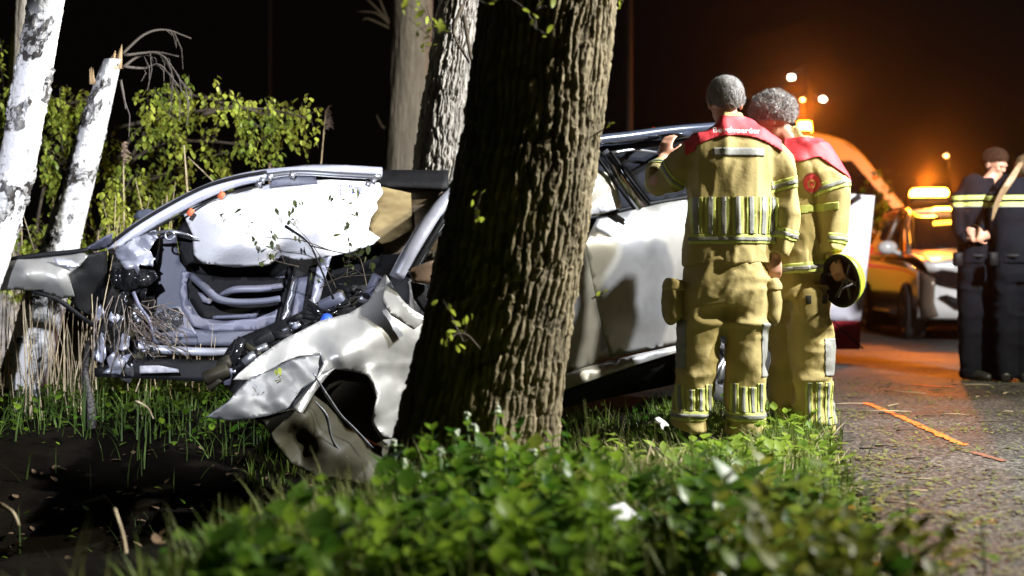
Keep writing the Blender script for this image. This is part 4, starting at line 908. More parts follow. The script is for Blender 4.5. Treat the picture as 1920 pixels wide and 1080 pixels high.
sheet('floor_label', [(262, 686, 6.6), (296, 685, 6.6), (334, 692, 6.6), (336, 698, 6.6), (262, 700, 6.6)], MAT('label_white', (.55, .55, .57), .5, c2=(.3, .3, .34), ns=20), car, step=8, thick=.004)
sheet('crumpled_floor_corner', [(190, 700, 6.6), (205, 690, 6.58), (200, 672, 6.6), (218, 655, 6.58), (228, 668, 6.56), (248, 662, 6.58), (232, 688, 6.58), (225, 702, 6.6)], M_frame, car, step=5, crease=.04, cs=20, thick=.004, seed=37)
# --- torn far wing reaching out of the left edge
sheet('far_wing', [(-40, 500, 6.4), (0, 491, 6.42), (60, 482, 6.45), (150, 470, 6.5), (165, 480, 6.5), (150, 498, 6.48), (128, 515, 6.46), (140, 555, 6.5), (115, 560, 6.48), (80, 546, 6.45), (30, 542, 6.42), (-40, 548, 6.4)], M_paint, car, step=6, facet=.025, fs=60, bump=.01, bs=50, thick=.006, seed=41, ctrl=[(50, 515, 6.33), (110, 525, 6.4)], label='torn-off far wing pointing left out of the picture')
sheet('far_wing_inner', [(118, 488, 6.5), (165, 476, 6.55), (200, 470, 6.7), (200, 520, 6.75), (192, 560, 6.8), (170, 592, 6.7), (140, 575, 6.6), (128, 545, 6.5)], M_blk, car, step=9, crease=.02, cs=40, thick=.008, seed=42)
sheet('far_wing_flap', [(160, 466, 6.55), (178, 456, 6.53), (195, 444, 6.52), (212, 437, 6.52), (208, 455, 6.56), (196, 466, 6.6), (178, 470, 6.6)], M_greyl, car, step=5, crease=.01, cs=30, thick=.006, seed=43)
mb = MB(); mb.tube(tpx([(-40, 497, 6.4), (60, 480, 6.43), (130, 473, 6.48), (165, 468, 6.5)]), .012, 6); mb.tube(tpx([(60, 546, 6.43), (105, 560, 6.46), (150, 592, 6.55), (175, 610, 6.62)]), .012, 6); mb.build('wing_seam', M_blk, car)
sheet('wing_tab', [(100, 484, 6.42), (108, 497, 6.42), (135, 502, 6.44), (150, 498, 6.45), (134, 488, 6.44)], M_frame, car, step=5, thick=.004, seed=44)
# --- engine bay debris
sheet('engine_bay', [(400, 700, 6.2), (440, 640, 6.4), (560, 590, 6.7), (640, 545, 6.9), (720, 530, 6.7), (690, 575, 6.4), (560, 640, 6.1), (470, 700, 5.95), (440, 740, 5.95)], M_blk, car, step=10, crease=.06, cs=34, bump=.03, bs=20, thick=.02, seed=51)
for k in range(60):
    t = rs.random(); x = 405 + 300 * t + rs.uniform(-14, 14); y = 705 - 165 * t + rs.uniform(-22, 14); Yd = 6.05 + .4 * t - .12 - rs.random() * .1; s = rs.uniform(.02, .07)
    mb = MB(); rot = Matrix.Rotation(rs.uniform(-1, 1), 3, 'Y') @ Matrix.Rotation(rs.uniform(-1, 1), 3, 'X') @ Matrix.Rotation(rs.uniform(-1, 1), 3, 'Z')
    if k % 3: mb.box(P(x, y, Yd), (s * rs.uniform(.6, 2), s * rs.uniform(.4, 1), s * rs.uniform(.3, 1)), rot, .2)
    else: mb.tube([P(x, y, Yd) - rot @ Vector((s, 0, 0)), P(x, y, Yd) + rot @ Vector((s, 0, 0))], s * .35, 10)
    mb.build('engine_fragment', rs.choice([M_blk, M_blk, M_blkg, M_metal, M_under, M_grey]), car)
mb = MB()
for k in range(16):
    x = rs.uniform(430, 640); y = 690 - (x - 430) * .55; mb.tube(tpx([(x, y, 6.1), (x + 25, y - 16 + rs.uniform(-8, 8), 6.1), (x + 60, y - 30 + rs.uniform(-8, 8), 6.2)], 3), rs.uniform(.002, .006), 5)
mb.build('engine_hoses', M_blkg, car)
mb = MB(); mb.box(P(440, 676, 5.95), (.06, .06, .05), Matrix.Rotation(.4, 3, 'Y'), .25); mb.box(P(468, 672, 5.92), (.075, .04, .04), Matrix.Rotation(-.7, 3, 'Y'), .2); mb.box(P(418, 690, 5.95), (.05, .04, .09), Matrix.Rotation(.3, 3, 'Y'), .2); mb.build('engine_mount', M_metal, car)
mb = MB(); mb.tube([P(611, 608, 6.05), P(613, 594, 6.08)], [.031, .026], 14); mb.build('reservoir_cap', M_bluep, car)
mb = MB(); mb.tube(tpx([(625, 560, 6.1), (600, 500, 6.1), (578, 455, 6.15), (535, 424, 6.2)], 4), [.006, .005, .004, .008], 6)
mb.tube(tpx([(580, 460, 6.15), (630, 472, 6.2), (680, 480, 6.25)], 4), [.004, .002], 5); mb.build('broken_branch', M_blk, car)  # thin broken branch standing in the engine bay
# twigs of the big tree lying in the wreck
darkleaf = mesh_np('shaded_leaf', lv, lf, LEAF('shaded_leaf', (.07, .085, .02), (.03, .04, .012), .6, .2))  # dark olive puts the leaves' shaded silhouettes into their colour
bt = thing('fallen_branch', 'leafy twigs broken off and lying across the white airbag', 'branch', tuple(P(600, 520, 6.4)))
for k, (pth, n) in enumerate([([(640, 560, 6.35), (600, 480, 6.5), (560, 430, 6.6), (520, 395, 6.65)], 9), ([(620, 470, 6.5), (560, 450, 6.6), (470, 440, 6.65), (420, 400, 6.7)], 12), ([(650, 520, 6.4), (655, 460, 6.5), (640, 400, 6.6), (650, 375, 6.65)], 12), ([(560, 500, 6.4), (520, 490, 6.45), (500, 480, 6.45)], 9), ([(690, 550, 6.4), (680, 500, 6.45), (670, 470, 6.5)], 12), ([(600, 540, 6.4), (640, 520, 6.4), (700, 515, 6.4)], 8)]):
    sprout(bt, pth, n + 5, .042, 40 + k, .08, r=.003, mesh=darkleaf)
leaf1 = thing('fallen_leaf', 'small yellow-green leaf cluster lying on the scratched nose', 'leaf', tuple(P(527, 714, 5.62))); sprout(leaf1, [(520, 718, 5.62), (527, 714, 5.6)], 5, .03, 77, .025)
# white shards on the verge
for x, y, Yd, w, h, lb, sd in [(1180, 975, 3.4, 38, 30, 'curved white plastic shard half hidden in the verge weeds', 3), (1240, 792, 5.4, 13, 9, 'tiny pale shard in the grass near the left boot', 4), (1285, 1030, 3.55, 16, 12, 'small pale shard low in the weeds at the bottom', 5)]:
    rr = random.Random(sd); pts = [(x - w, y - h * .8), (x - w * .3, y - h * 1.05), (x + w * .6, y - h * .1), (x + w * 1.1, y + h * .7), (x + w * .3, y + h * .9), (x + w * .3, y + h * 1.6), (x - w * .1, y + h * 1.3), (x - w * .2, y + h * .3), (x - w * .8, y - h * .0)]
    tag(sheet('plastic_shard', [(a, b, Yd + (y - b) * .003) for a, b in pts], M_bag, None, step=5, crease=.012, cs=30, thick=.004, seed=sd), lb, 'debris')
# ------------------------------------------------------------------ people
def loft(secs, seg=20):
    """secs: (centre, rx, ry, side vector)"""
    V = []; F = []; n = len(secs)
    for i, (c, rx, ry, sd) in enumerate(secs):
        c = Vector(c); t = (Vector(secs[min(i + 1, n - 1)][0]) - Vector(secs[max(i - 1, 0)][0])).normalized(); s = Vector(sd); s = (s - t * s.dot(t)).normalized(); u = t.cross(s)
        for j in range(seg):
            a = 2 * math.pi * j / seg; ca, sa = math.cos(a), math.sin(a)
            e = .88; V.append(c + s * rx * math.copysign(abs(ca) ** e, ca) + u * ry * math.copysign(abs(sa) ** e, sa))
    for i in range(n - 1):
        for j in range(seg): F.append((i * seg + j, i * seg + (j + 1) % seg, (i + 1) * seg + (j + 1) % seg, (i + 1) * seg + j))
    F.append(tuple(range(seg))[::-1]); F.append(tuple((n - 1) * seg + j for j in range(seg)))
    return V, F
def dense(secs, k=4):
    a = np.array([[*s[0], s[1], s[2], *s[3]] for s in secs]); c = catmull(list(a), k); return [(v[:3], v[3], v[4], v[5:8]) for v in c]
def fuse(parts, voxel, smooth_it=6, adapt=0):
    """union of overlapping closed shells as one continuous mesh -> (V, quads)"""
    me = bpy.data.meshes.new('t'); V = []; F = []
    for v, f in parts:
        b = len(V); V += [tuple(x) for x in v]; F += [tuple(b + i for i in q) for q in f]
    me.from_pydata(V, [], F); bm = bmesh.new(); bm.from_mesh(me); bmesh.ops.recalc_face_normals(bm, faces=bm.faces); bm.to_mesh(me); bm.free()
    o = bpy.data.objects.new('t', me); COL.objects.link(o)
    m = o.modifiers.new('r', 'REMESH'); m.mode = 'VOXEL'; m.voxel_size = voxel
    if smooth_it: s = o.modifiers.new('s', 'SMOOTH'); s.factor = .5; s.iterations = smooth_it
    ev = o.evaluated_get(bpy.context.evaluated_depsgraph_get()); m2 = ev.to_mesh()
    co = np.empty(len(m2.vertices) * 3); m2.vertices.foreach_get('co', co); no = np.empty(len(m2.vertices) * 3); m2.vertices.foreach_get('normal', no)
    m2.calc_loop_triangles(); tr = np.empty(len(m2.loop_triangles) * 3, dtype=np.int64); m2.loop_triangles.foreach_get('vertices', tr)
    V, Nn, T = co.reshape(-1, 3), no.reshape(-1, 3), tr.reshape(-1, 3)
    ev.to_mesh_clear(); bpy.data.objects.remove(o); bpy.data.meshes.remove(me)
    return V, Nn, T
def vnormals(V, T):
    n = np.cross(V[T[:, 1]] - V[T[:, 0]], V[T[:, 2]] - V[T[:, 0]]); N_ = np.zeros_like(V)
    for k in range(3): np.add.at(N_, T[:, k], n)
    return N_ / (np.linalg.norm(N_, axis=1, keepdims=True) + 1e-12)
def clip(V, N_, T, fields):
    """keep the part of a triangle mesh where every field (array per vertex or function of V) is > 0"""
    for fd in fields:
        f = fd(V); ins = f > 0; k = ins[T].sum(axis=1); keep = [tuple(t) for t in T[k == 3]]
        Vl = list(V); Nl = list(N_); cache = {}
        def cut(a, b):
            key = (min(a, b), max(a, b))
            if key not in cache:
                t = f[a] / (f[a] - f[b]); Vl.append(V[a] + (V[b] - V[a]) * t); Nl.append(N_[a] + (N_[b] - N_[a]) * t); cache[key] = len(Vl) - 1
            return cache[key]
        for t in T[(k == 1) | (k == 2)]:
            a, b, c = (int(x) for x in t); q = [a, b, c]; kk = int(ins[t].sum())
            if kk == 1:
                while not ins[q[0]]: q = q[1:] + q[:1]
                keep.append((q[0], cut(q[0], q[1]), cut(q[0], q[2])))
            else:
                while ins[q[0]]: q = q[1:] + q[:1]
                x, y = cut(q[1], q[0]), cut(q[2], q[0]); keep.append((q[1], q[2], y)); keep.append((q[1], y, x))
        if not keep: return np.zeros((0, 3)), np.zeros((0, 3)), np.zeros((0, 3), dtype=int)
        T = np.array(keep); used = np.unique(T); mp = -np.ones(len(Vl), dtype=np.int64); mp[used] = np.arange(len(used)); V = np.array(Vl)[used]; N_ = np.array(Nl)[used]; T = mp[T]
    return V, N_, T
def patch(name, mesh, fields, mat, parent, off=.004, label=None, solid=.004):
    V, N_, T = clip(*mesh, fields)
    if not len(T): return None
    o = obj(name, V + N_ * off, T, mat, parent, True, 0, label)
    if solid: s = o.modifiers.new('solid', 'SOLIDIFY'); s.thickness = solid; s.offset = -1
    return o
def folds(V, N_, T, amp, sc, seed, amount=None, sharp=1.5):
    q = V * np.array(sc); w = q + .35 * np.column_stack([vnoise(q * .7, seed + 3), vnoise(q * .7, seed + 4), vnoise(q * .7, seed + 5)])
    r = (1 - np.abs(vnoise(w, seed))) ** sharp * 1.0 + .28 * (1 - np.abs(vnoise(w * 2.1, seed + 1))) ** sharp + .05 * vnoise(w * 5, seed + 2)
    a = amp if amount is None else amp * amount
    V2 = V + N_ * (a * (r - .8))[:, None]; return V2, vnormals(V2, T), T

M_skin = MAT('skin', (.50, .27, .18), .5, c2=(.42, .21, .14), ns=20, sss=.15)
M_khaki = MAT('fire_kit_fabric', (.42, .335, .135), .85, c2=(.31, .24, .085), ns=9, bump=.22, bsc=40, detail=7)
M_khakid = MAT('fire_kit_fabric_dark', (.32, .255, .09), .85, c2=(.23, .175, .06), ns=10, bump=.35, bsc=260, detail=6)  # darker khaki for the cargo pockets
M_hiv = MAT('hi_vis_yellow', (.50, .56, .14), .7, c2=(.40, .43, .11), ns=22)
M_silver = MAT('reflective_silver', (.24, .24, .22), .6, .0, c2=(.18, .18, .16), ns=30, bump=.2, bsc=150)
M_red = MAT('red_yoke', (.62, .035, .045), .65, c2=(.45, .02, .03), ns=10, bump=.2, bsc=200)
M_boot = MAT('boot_leather', (.02, .018, .016), .45, bump=.3)
M_hairg = MAT('grey_hair', (.46, .44, .42), .65, c2=(.12, .11, .105), ns=70, stretch=(1, 1, .4), bump=.25, bsc=160)
M_hairb = MAT('brown_hair', (.05, .025, .013), .95, c2=(.02, .01, .007), spec=.1, ns=60, stretch=(1, 1, .4), bump=.2, bsc=160)
M_hairbl = MAT('blond_hair', (.30, .21, .12), .5, c2=(.16, .10, .05), ns=60, stretch=(1, 1, .25), bump=.6, bsc=160)
M_navy = MAT('navy_uniform', (.0045, .005, .009), .9, c2=(.002, .003, .005), ns=12, bump=.3, bsc=200, spec=.15)
M_pvel = MAT('black_velcro', (.012, .012, .012), .9)
M_whitep = MAT('white_print', (.85, .84, .84), .6, c2=(.80, .80, .80))

def head_parts(c, fwd, up, s=1.0):
    """closed shells of a head: skull, jaw, nose, brow, ears"""
    f = Vector(fwd).normalized(); u = Vector(up); u = (u - f * u.dot(f)).normalized(); r = f.cross(u); M_ = Matrix((r, f, u)).transposed(); c = Vector(c); out = []
    def ball(p, rad, n=16):
        b = MB(); b.ball((0, 0, 0), [x * s for x in rad], n, 12); out.append(([c + M_ @ (Vector(v) + Vector(p) * s) for v in b.V], b.F))
    ball((0, -.012, .028), (.077, .096, .088)); ball((0, .026, -.045), (.058, .062, .068)); ball((0, .045, -.085), (.036, .036, .026)); ball((0, .052, .0), (.058, .036, .052))
    ball((0, .093, -.022), (.013, .019, .015), 10); ball((0, .086, .0), (.009, .012, .026), 10); ball((0, .084, .021), (.05, .014, .011), 12)
    ball((0, .082, -.056), (.024, .012, .006), 10); ball((0, .080, -.068), (.021, .013, .007), 10)
    ball((-.034, .070, -.02), (.02, .018, .02), 10); ball((.034, .070, -.02), (.02, .018, .02), 10)
    for sx in (-1, 1): ball((sx * .080, -.008, -.012), (.010, .022, .033), 10); ball((sx * .084, -.013, .004), (.012, .018, .018), 10)
    return out, M_, c
def limb(px, Y, rad, dy=None, side=(1, 0, 0), k=4):
    """px points with radii in metres; dy = depth offsets"""
    dy = dy or [0] * len(px); rad = [(r, r) if not hasattr(r, '__len__') else r for r in rad]
    return [(P(x, y, Y + d), r[0], r[1], side) for (x, y), r, d in zip(px, rad, dy)]
def hand_parts(wrist, d, palm_n, s=1.0, curl=.5):
    """palm and five bent fingers; d = direction of the fingers, palm_n = where the palm faces"""
    d = Vector(d).normalized(); pn = Vector(palm_n); pn = (pn - d * pn.dot(d)).normalized(); sd = d.cross(pn); out = []; w = Vector(wrist)
    c = [(w - d * .02, .026 * s, .019 * s, sd), (w + d * .02, .034 * s, .017 * s, sd), (w + d * .06 * s, .040 * s, .016 * s, sd), (w + d * .09 * s, .038 * s, .013 * s, sd)]; out.append(loft(dense(c, 3), 12))
    for i, (o_, L_) in enumerate(((-.030, .075), (-.011, .085), (.009, .080), (.028, .062))):
        b = w + d * .083 * s + sd * o_ * s; a = d.copy(); pts = [b - d * .02]; p = b
        for k in range(3):
            pts.append(p.copy()); a = (a + pn * curl * (.6 + .4 * k)).normalized(); p = p + a * L_ * s * (.45, .32, .25)[k]
        pts.append(p); out.append(tube_geo(pts, [.0095 * s, .0095 * s, .0088 * s, .008 * s, .0062 * s], 8))
    b = w + d * .025 * s - sd * .028 * s; a = (d * .7 - sd * .7 + pn * .3).normalized(); p1 = b + a * .035 * s; p2 = p1 + (a + d * .5 + pn * .35).normalized() * .032 * s; p3 = p2 + (d + pn * .4 - sd * .1).normalized() * .026 * s
    out.append(tube_geo([b - a * .01, p1, p2, p3], [.013 * s, .012 * s, .010 * s, .007 * s], 8)); return out
def strands(o, V, N_, T, mat, parent, c, M_, seed, amp, n=9500):
    rs = np.random.default_rng(seed); tr = T[rs.integers(0, len(T), n)]; b = rs.dirichlet((1, 1, 1), n)
    p = (V[tr] * b[:, :, None]).sum(1); nn = (N_[tr] * b[:, :, None]).sum(1); dn = np.array(M_ @ Vector((0, -.55, -.75))); curl = min(1, amp * 60)
    d = nn * (.35 + .5 * curl) + dn * (.9 - .5 * curl) + rs.normal(0, .25 + .5 * curl, (n, 3)); d /= np.linalg.norm(d, axis=1, keepdims=True)
    L_ = ((.008 + .008 * rs.random(n)) * (1 + curl))[:, None]; s = np.cross(d, nn); s /= np.linalg.norm(s, axis=1, keepdims=True) + 1e-9; w = .0009
    m_ = p + d * L_ * .55 + nn * .002; e = p + d * L_ - nn * .003
    A = np.stack([p - s * w, p + s * w, m_ + s * w * .9, m_ - s * w * .9, e + s * w * .3, e - s * w * .3], 1).reshape(-1, 3)
    i = np.arange(n)[:, None] * 6; F = np.concatenate([i + [[0, 1, 2, 3]], i + [[3, 2, 4, 5]]])
    q = obj('hair_strands', A, F, mat, o if parent is None else parent); q['kind'] = 'stuff'
def hairpiece(name, headmesh, M_, c, mat, parent, plane_n, off_d, thick, amp, sc, seed, tri=None):
    n = M_ @ Vector(plane_n).normalized(); f = lambda V: (V - np.array(c)) @ np.array(n) - off_d
    V, N_, T = clip(*headmesh, [f, lambda V: .135 - np.linalg.norm(V - np.array(c + M_ @ Vector((0, -.01, .02))), axis=1)] )
    nz = fbm(V * sc, seed, 3); edge = np.clip(f(V) / .03, 0, 1)
    q = np.abs(((V - np.array(c)) @ np.array(M_))[:, 0]); ear = np.where((q > .072) & (((V - np.array(c)) @ np.array(M_))[:, 2] < .012), 0, 1)
    V2 = V + N_ * (thick * (.25 + .75 * edge) * ear + amp * nz * edge)[:, None] + N_ * .002 * ear[:, None]
    o = obj(name, V2, T, mat, parent); strands(o, V2, N_, T, mat, parent, c, M_, seed, amp)
    return o
zf = lambda ypx, Y: CAM_H - (ypx - 520) / FPX * Y
def boot(parent, ankle, toe_dir, s=1.0, mat=None, gz=0):
    a = Vector(ankle); d = Vector(toe_dir).normalized(); mb = MB()
    pr = [(a + Vector((0, 0, .16)), .055, .062, d.cross(Vector((0, 0, 1)))), (a + Vector((0, 0, .08)), .052, .060, d.cross(Vector((0, 0, 1)))), (a + Vector((0, 0, .03)) + d * .01, .05, .07, d.cross(Vector((0, 0, 1))))]
    b = loft(dense(pr, 2), 12); sd = d.cross(Vector((0, 0, 1)))
    ft = [(a - d * .075 + Vector((0, 0, .035)), .034, .034, sd), (a - d * .03 + Vector((0, 0, .05)), .045, .048, sd), (a + d * .07 + Vector((0, 0, .042)), .047, .042, sd), (a + d * .15 + Vector((0, 0, .034)), .048, .034, sd), (a + d * .195 + Vector((0, 0, .03)), .03, .024, sd)]
    V, N_, T = fuse([b, loft(dense(ft, 3), 12)], .009, 3); V[:, 2] = np.maximum(V[:, 2], a.z + .0); o = obj('boot', V, T, mat or M_boot, parent); return o

# ---- firefighter seen squarely from behind
def firefighter_back():
    Y = 6.4; root = thing('person', 'firefighter seen squarely from behind with red shoulder yoke, left hand raised to the car', 'person', (P(1365, 830, Y).x, Y, float(H(1.08, Y))))
    hp, M_, hc = head_parts(P(1359, 191, Y + .02), (-.12, 1, -.12), (0, 0, 1), 1.0)
    torso = [(1366, 232, .055, .06), (1370, 262, .15, .09), (1370, 300, .17, .10), (1368, 380, .16, .10), (1364, 450, .16, .11), (1362, 520, .16, .11), (1362, 560, .14, .10)]
    T_ = loft(dense([(P(x, y, Y), a, b, (1, 0, 0)) for x, y, a, b in torso], 3), 18)
    larm = limb([(1305, 275), (1262, 322), (1229, 346), (1236, 318), (1243, 296)], Y, [.055, .05, .045, .036, .028], [0, .05, .12, .22, .30])
    rarm = limb([(1440, 275), (1466, 340), (1474, 400), (1462, 450), (1451, 480)], Y, [.06, .052, .048, .04, .03], [0, 0, -.02, -.03, -.04])
    ll = limb([(1325, 540), (1312, 640), (1303, 720), (1297, 800), (1296, 826)], Y, [.085, .07, .055, .04, .04]); rl = limb([(1400, 540), (1400, 640), (1397, 720), (1397, 800), (1397, 828)], Y, [.085, .07, .055, .04, .04])
    parts = hp + [T_, loft(dense(limb([(1360, 205), (1365, 240)], Y + .01, [.055, .065])), 14)] + [loft(dense(q, 3), 12) for q in (larm, rarm, ll, rl)]
    parts += hand_parts(P(1243, 297, Y + .30), (.25, .2, 1), (.6, .8, 0), 1.0, .55) + hand_parts(P(1452, 478, Y - .04), (.05, .05, -1), (-.2, 1, 0), 1.0, .7)
    bm_ = fuse(parts, .0075, 3); body = obj('body', bm_[0], bm_[2], M_skin, root)
    hairpiece('hair', bm_, M_, hc, M_hairg, root, (0, -.75, 1), .005, .011, .002, np.array([60, 60, 25]), 3)
    # jacket: torso, collar and sleeves are one garment
    tj = [(1367, 214, .062, .066), (1367, 226, .066, .07), (1369, 240, .13, .095), (1371, 258, .205, .12), (1372, 285, .228, .135), (1371, 340, .222, .14), (1369, 400, .214, .145), (1366, 450, .216, .15), (1363, 485, .222, .155), (1363, 497, .222, .155)]
    L1 = limb([(1318, 276), (1290, 296), (1258, 332), (1230, 350), (1229, 338), (1235, 316), (1240, 303)], Y, [.085, .085, .074, .066, .062, .052, .047], [0, .02, .06, .12, .16, .24, .28])
    R1 = limb([(1430, 272), (1452, 300), (1468, 345), (1473, 400), (1467, 440), (1456, 478)], Y, [.08, .088, .078, .072, .064, .055], [0, 0, -.01, -.02, -.03, -.04])
    J = fuse([loft(dense([(P(x, y, Y), a, b, (1, 0, 0)) for x, y, a, b in tj], 4), 28), loft(dense(L1, 4), 16), loft(dense(R1, 4), 16)], .011, 4)
    am = np.clip(1.2 - np.abs(J[0][:, 2] - zf(300, Y)) * .6, .5, 1.1)
    J = folds(*J, .026, (7, 7, 3.2), 21, am, 2.2)
    obj('jacket', J[0], J[2], M_khaki, root)
    X = lambda x: (x - 960) / FPX * Y; back = lambda V: Y + .02 - V[:, 1]
    # red yoke over the shoulders
    ze = lambda V: zf(259, Y) - 1.35 * np.abs(V[:, 0] - X(1372)) ** 2 * 1.0 - .02 * (V[:, 0] < X(1300))
    yk = patch('shoulder_yoke', J, [lambda V: V[:, 2] - ze(V), lambda V: V[:, 0] - X(1283), lambda V: X(1461) - V[:, 0], lambda V: zf(221, Y) - V[:, 2]], M_red, root, .009, solid=.006)
    # trims
    xs = [1301, 1325, 1349, 1374, 1399, 1423, 1444]
    tors = [lambda V: V[:, 0] - X(1288), lambda V: X(1449) - V[:, 0]]
    for k, x in enumerate(xs):
        f = [lambda V, x=x: V[:, 0] - X(x - 9.5), lambda V, x=x: X(x + 9.5) - V[:, 0], lambda V: zf(372 + 0, Y) - V[:, 2], lambda V: V[:, 2] - zf(441, Y), back]
        patch('hi_vis_stripe', J, f, M_hiv, root, .004)
        f2 = [lambda V, x=x: V[:, 0] - X(x - 4.4), lambda V, x=x: X(x + 4.4) - V[:, 0]] + f[2:]; patch('silver_stripe', J, f2, M_silver, root, .007)
    patch('hem_band', J, tors + [lambda V: zf(441, Y) - V[:, 2], lambda V: V[:, 2] - zf(458, Y)], M_hiv, root, .0045)
    patch('hem_band_silver', J, tors + [lambda V: zf(446, Y) - V[:, 2], lambda V: V[:, 2] - zf(453, Y)], M_silver, root, .0075)
    patch('reflective_patch', J, [lambda V: V[:, 0] - X(1330), lambda V: X(1425) - V[:, 0], lambda V: zf(282, Y) - V[:, 2], lambda V: V[:, 2] - zf(297, Y), back], M_silver, root, .005)
    def armband(A, Bp, t0, t1, w, sel):
        a, b = np.array(A), np.array(Bp); d = (b - a) / np.linalg.norm(b - a)
        for (lo, hi, mt, of, nm) in ((t0, t0 + w, M_hiv, .004, 'sleeve_band'), (t0 + w * .33, t0 + w * .67, M_silver, .007, 'sleeve_band_silver')):
            patch(nm, J, [lambda V, lo=lo: (V - a) @ d - lo, lambda V, hi=hi: hi - (V - a) @ d] + sel, mt, root, of)
    rs_ = [lambda V: V[:, 0] - X(1441)]
    armband(P(1452, 300, Y), P(1470, 370, Y), .105, 0, .055, rs_); armband(P(1473, 400, Y - .02), P(1456, 478, Y - .04), .085, 0, .05, [lambda V: V[:, 0] - X(1438)])
    ls_ = [lambda V: X(1286) - V[:, 0]]
    armband(P(1290, 296, Y + .02), P(1236, 346, Y + .1), .09, 0, .045, ls_); armband(P(1229, 340, Y + .14), P(1240, 303, Y + .28), .10, 0, .035, [lambda V: X(1262) - V[:, 0]])
    # trousers
    tw = [(1362, 470, .19, .13), (1362, 500, .205, .14), (1361, 540, .215, .15), (1358, 575, .205, .14)]
    LL = limb([(1322, 540), (1318, 590), (1310, 650), (1304, 710), (1298, 770), (1294, 806)], Y, [(.115, .12), (.115, .12), (.104, .108), (.095, .1), (.09, .1), (.086, .1)])
    RL = limb([(1402, 540), (1402, 590), (1399, 650), (1397, 710), (1396, 770), (1396, 812)], Y, [(.115, .12), (.114, .12), (.106, .108), (.1, .1), (.094, .1), (.092, .1)])
    Tr = fuse([loft(dense([(P(x, y, Y), a, b, (1, 0, 0)) for x, y, a, b in tw], 3), 24), loft(dense(LL, 4), 18), loft(dense(RL, 4), 18)], .011, 4)
    Tr = folds(*Tr, .034, (6.0, 6.0, 8), 33, np.clip(.7 + .5 * np.abs(Tr[0][:, 2] - zf(600, Y)), .6, 1.15), 1.8)
    obj('trousers', Tr[0], Tr[2], M_khaki, root)
    for (c0, xs_, yb, yt) in ((1297, (1273, 1291, 1309, 1326), 768, 716), (1397, (1372, 1388, 1405, 1421), 770, 712)):
        sel = [lambda V, c0=c0: V[:, 0] - X(c0 - 45), lambda V, c0=c0: X(c0 + 45) - V[:, 0]]
        for x in xs_:
            yy = yt + abs(x - c0) * -.4 + 14
            f = [lambda V, x=x: V[:, 0] - X(x - 7), lambda V, x=x: X(x + 7) - V[:, 0], lambda V, yy=yy: zf(yy, Y) - V[:, 2], lambda V, yb=yb: V[:, 2] - zf(yb, Y), back]
            patch('leg_stripe', Tr, f, M_hiv, root, .004); patch('leg_stripe_silver', Tr, [lambda V, x=x: V[:, 0] - X(x - 2.8), lambda V, x=x: X(x + 2.8) - V[:, 0]] + f[2:], M_silver, root, .007)
        patch('cuff_band', Tr, sel + [lambda V, yb=yb: zf(yb, Y) - V[:, 2], lambda V, yb=yb: V[:, 2] - zf(yb + 17, Y)], M_hiv, root, .0045)
        patch('cuff_band_silver', Tr, sel + [lambda V, yb=yb: zf(yb + 5, Y) - V[:, 2], lambda V, yb=yb: V[:, 2] - zf(yb + 12, Y)], M_silver, root, .0075)
        # grey seam strip on the outer thigh
    patch('side_strip', Tr, [lambda V: X(1283) - V[:, 0], lambda V: zf(600, Y) - V[:, 2], lambda V: V[:, 2] - zf(690, Y), back], M_silver, root, .004)
    patch('side_strip', Tr, [lambda V: V[:, 0] - X(1422), lambda V: zf(605, Y) - V[:, 2], lambda V: V[:, 2] - zf(705, Y), back], M_silver, root, .004)
    for x, sgn in ((1266, -1), (1440, 1)):
        c = P(x, 566, Y); pk = [(c + Vector((0, 0, .10)), .035, .075, (1, 0, 0)), (c + Vector((sgn * .008, 0, .07)), .052, .085, (1, 0, 0)), (c + Vector((sgn * .012, 0, 0)), .055, .088, (1, 0, 0)), (c + Vector((sgn * .008, 0, -.08)), .05, .085, (1, 0, 0)), (c + Vector((0, 0, -.10)), .035, .07, (1, 0, 0))]
        q = fuse([loft(dense(pk, 3), 16)], .011, 2); q = folds(*q, .009, (12, 12, 12), 5); pc = obj('cargo_pocket', q[0], q[2], M_khakid, root)
        fl = [(c + Vector((sgn * .002, -.0, .115)), .045, .085, (1, 0, 0)), (c + Vector((sgn * .008, 0, .075)), .060, .093, (1, 0, 0)), (c + Vector((sgn * .01, 0, .055)), .060, .093, (1, 0, 0))]
        q = fuse([loft(dense(fl, 3), 16)], .011, 2); q = folds(*q, .006, (12, 12, 12), 6); obj('pocket_flap', q[0], q[2], M_khaki, pc)
    boot(root, (X(1296), Y, float(H(X(1296), Y))), (-.2, 1, 0)); boot(root, (X(1397), Y, float(H(X(1397), Y))), (.15, 1, 0))
    # lettering across the yoke
    cu = bpy.data.curves.new('lettering', 'FONT'); cu.body = 'Bevelvoerder'; cu.size = .044; cu.align_x = 'CENTER'; cu.offset = .0002; cu.space_character = 1.06
    to = bpy.data.objects.new('t', cu); COL.objects.link(to); dg = bpy.context.evaluated_depsgraph_get(); tm = bpy.data.meshes.new_from_object(to.evaluated_get(dg)); bpy.data.objects.remove(to)
    bmx = bmesh.new(); bmx.from_mesh(tm); bmesh.ops.triangulate(bmx, faces=bmx.faces); bmesh.ops.subdivide_edges(bmx, edges=bmx.edges, cuts=1); 
    Vy, Ny, Ty = clip(*J, [lambda V: V[:, 2] - zf(300, Y), back]); bv = BVHTree.FromPolygons([tuple(v) for v in Vy + Ny * .0095], [tuple(int(i) for i in t) for t in Ty])
    V = []
    for v in bmx.verts:
        x = X(1374) + v.co.x * .92; z = zf(254, Y) + v.co.y * .92 - .02 * v.co.x; h = bv.ray_cast(Vector((x, Y - 1, z)), Vector((0, 1, 0)))[0]; V.append((x, (h.y if h else Y - .12) - .010, z))
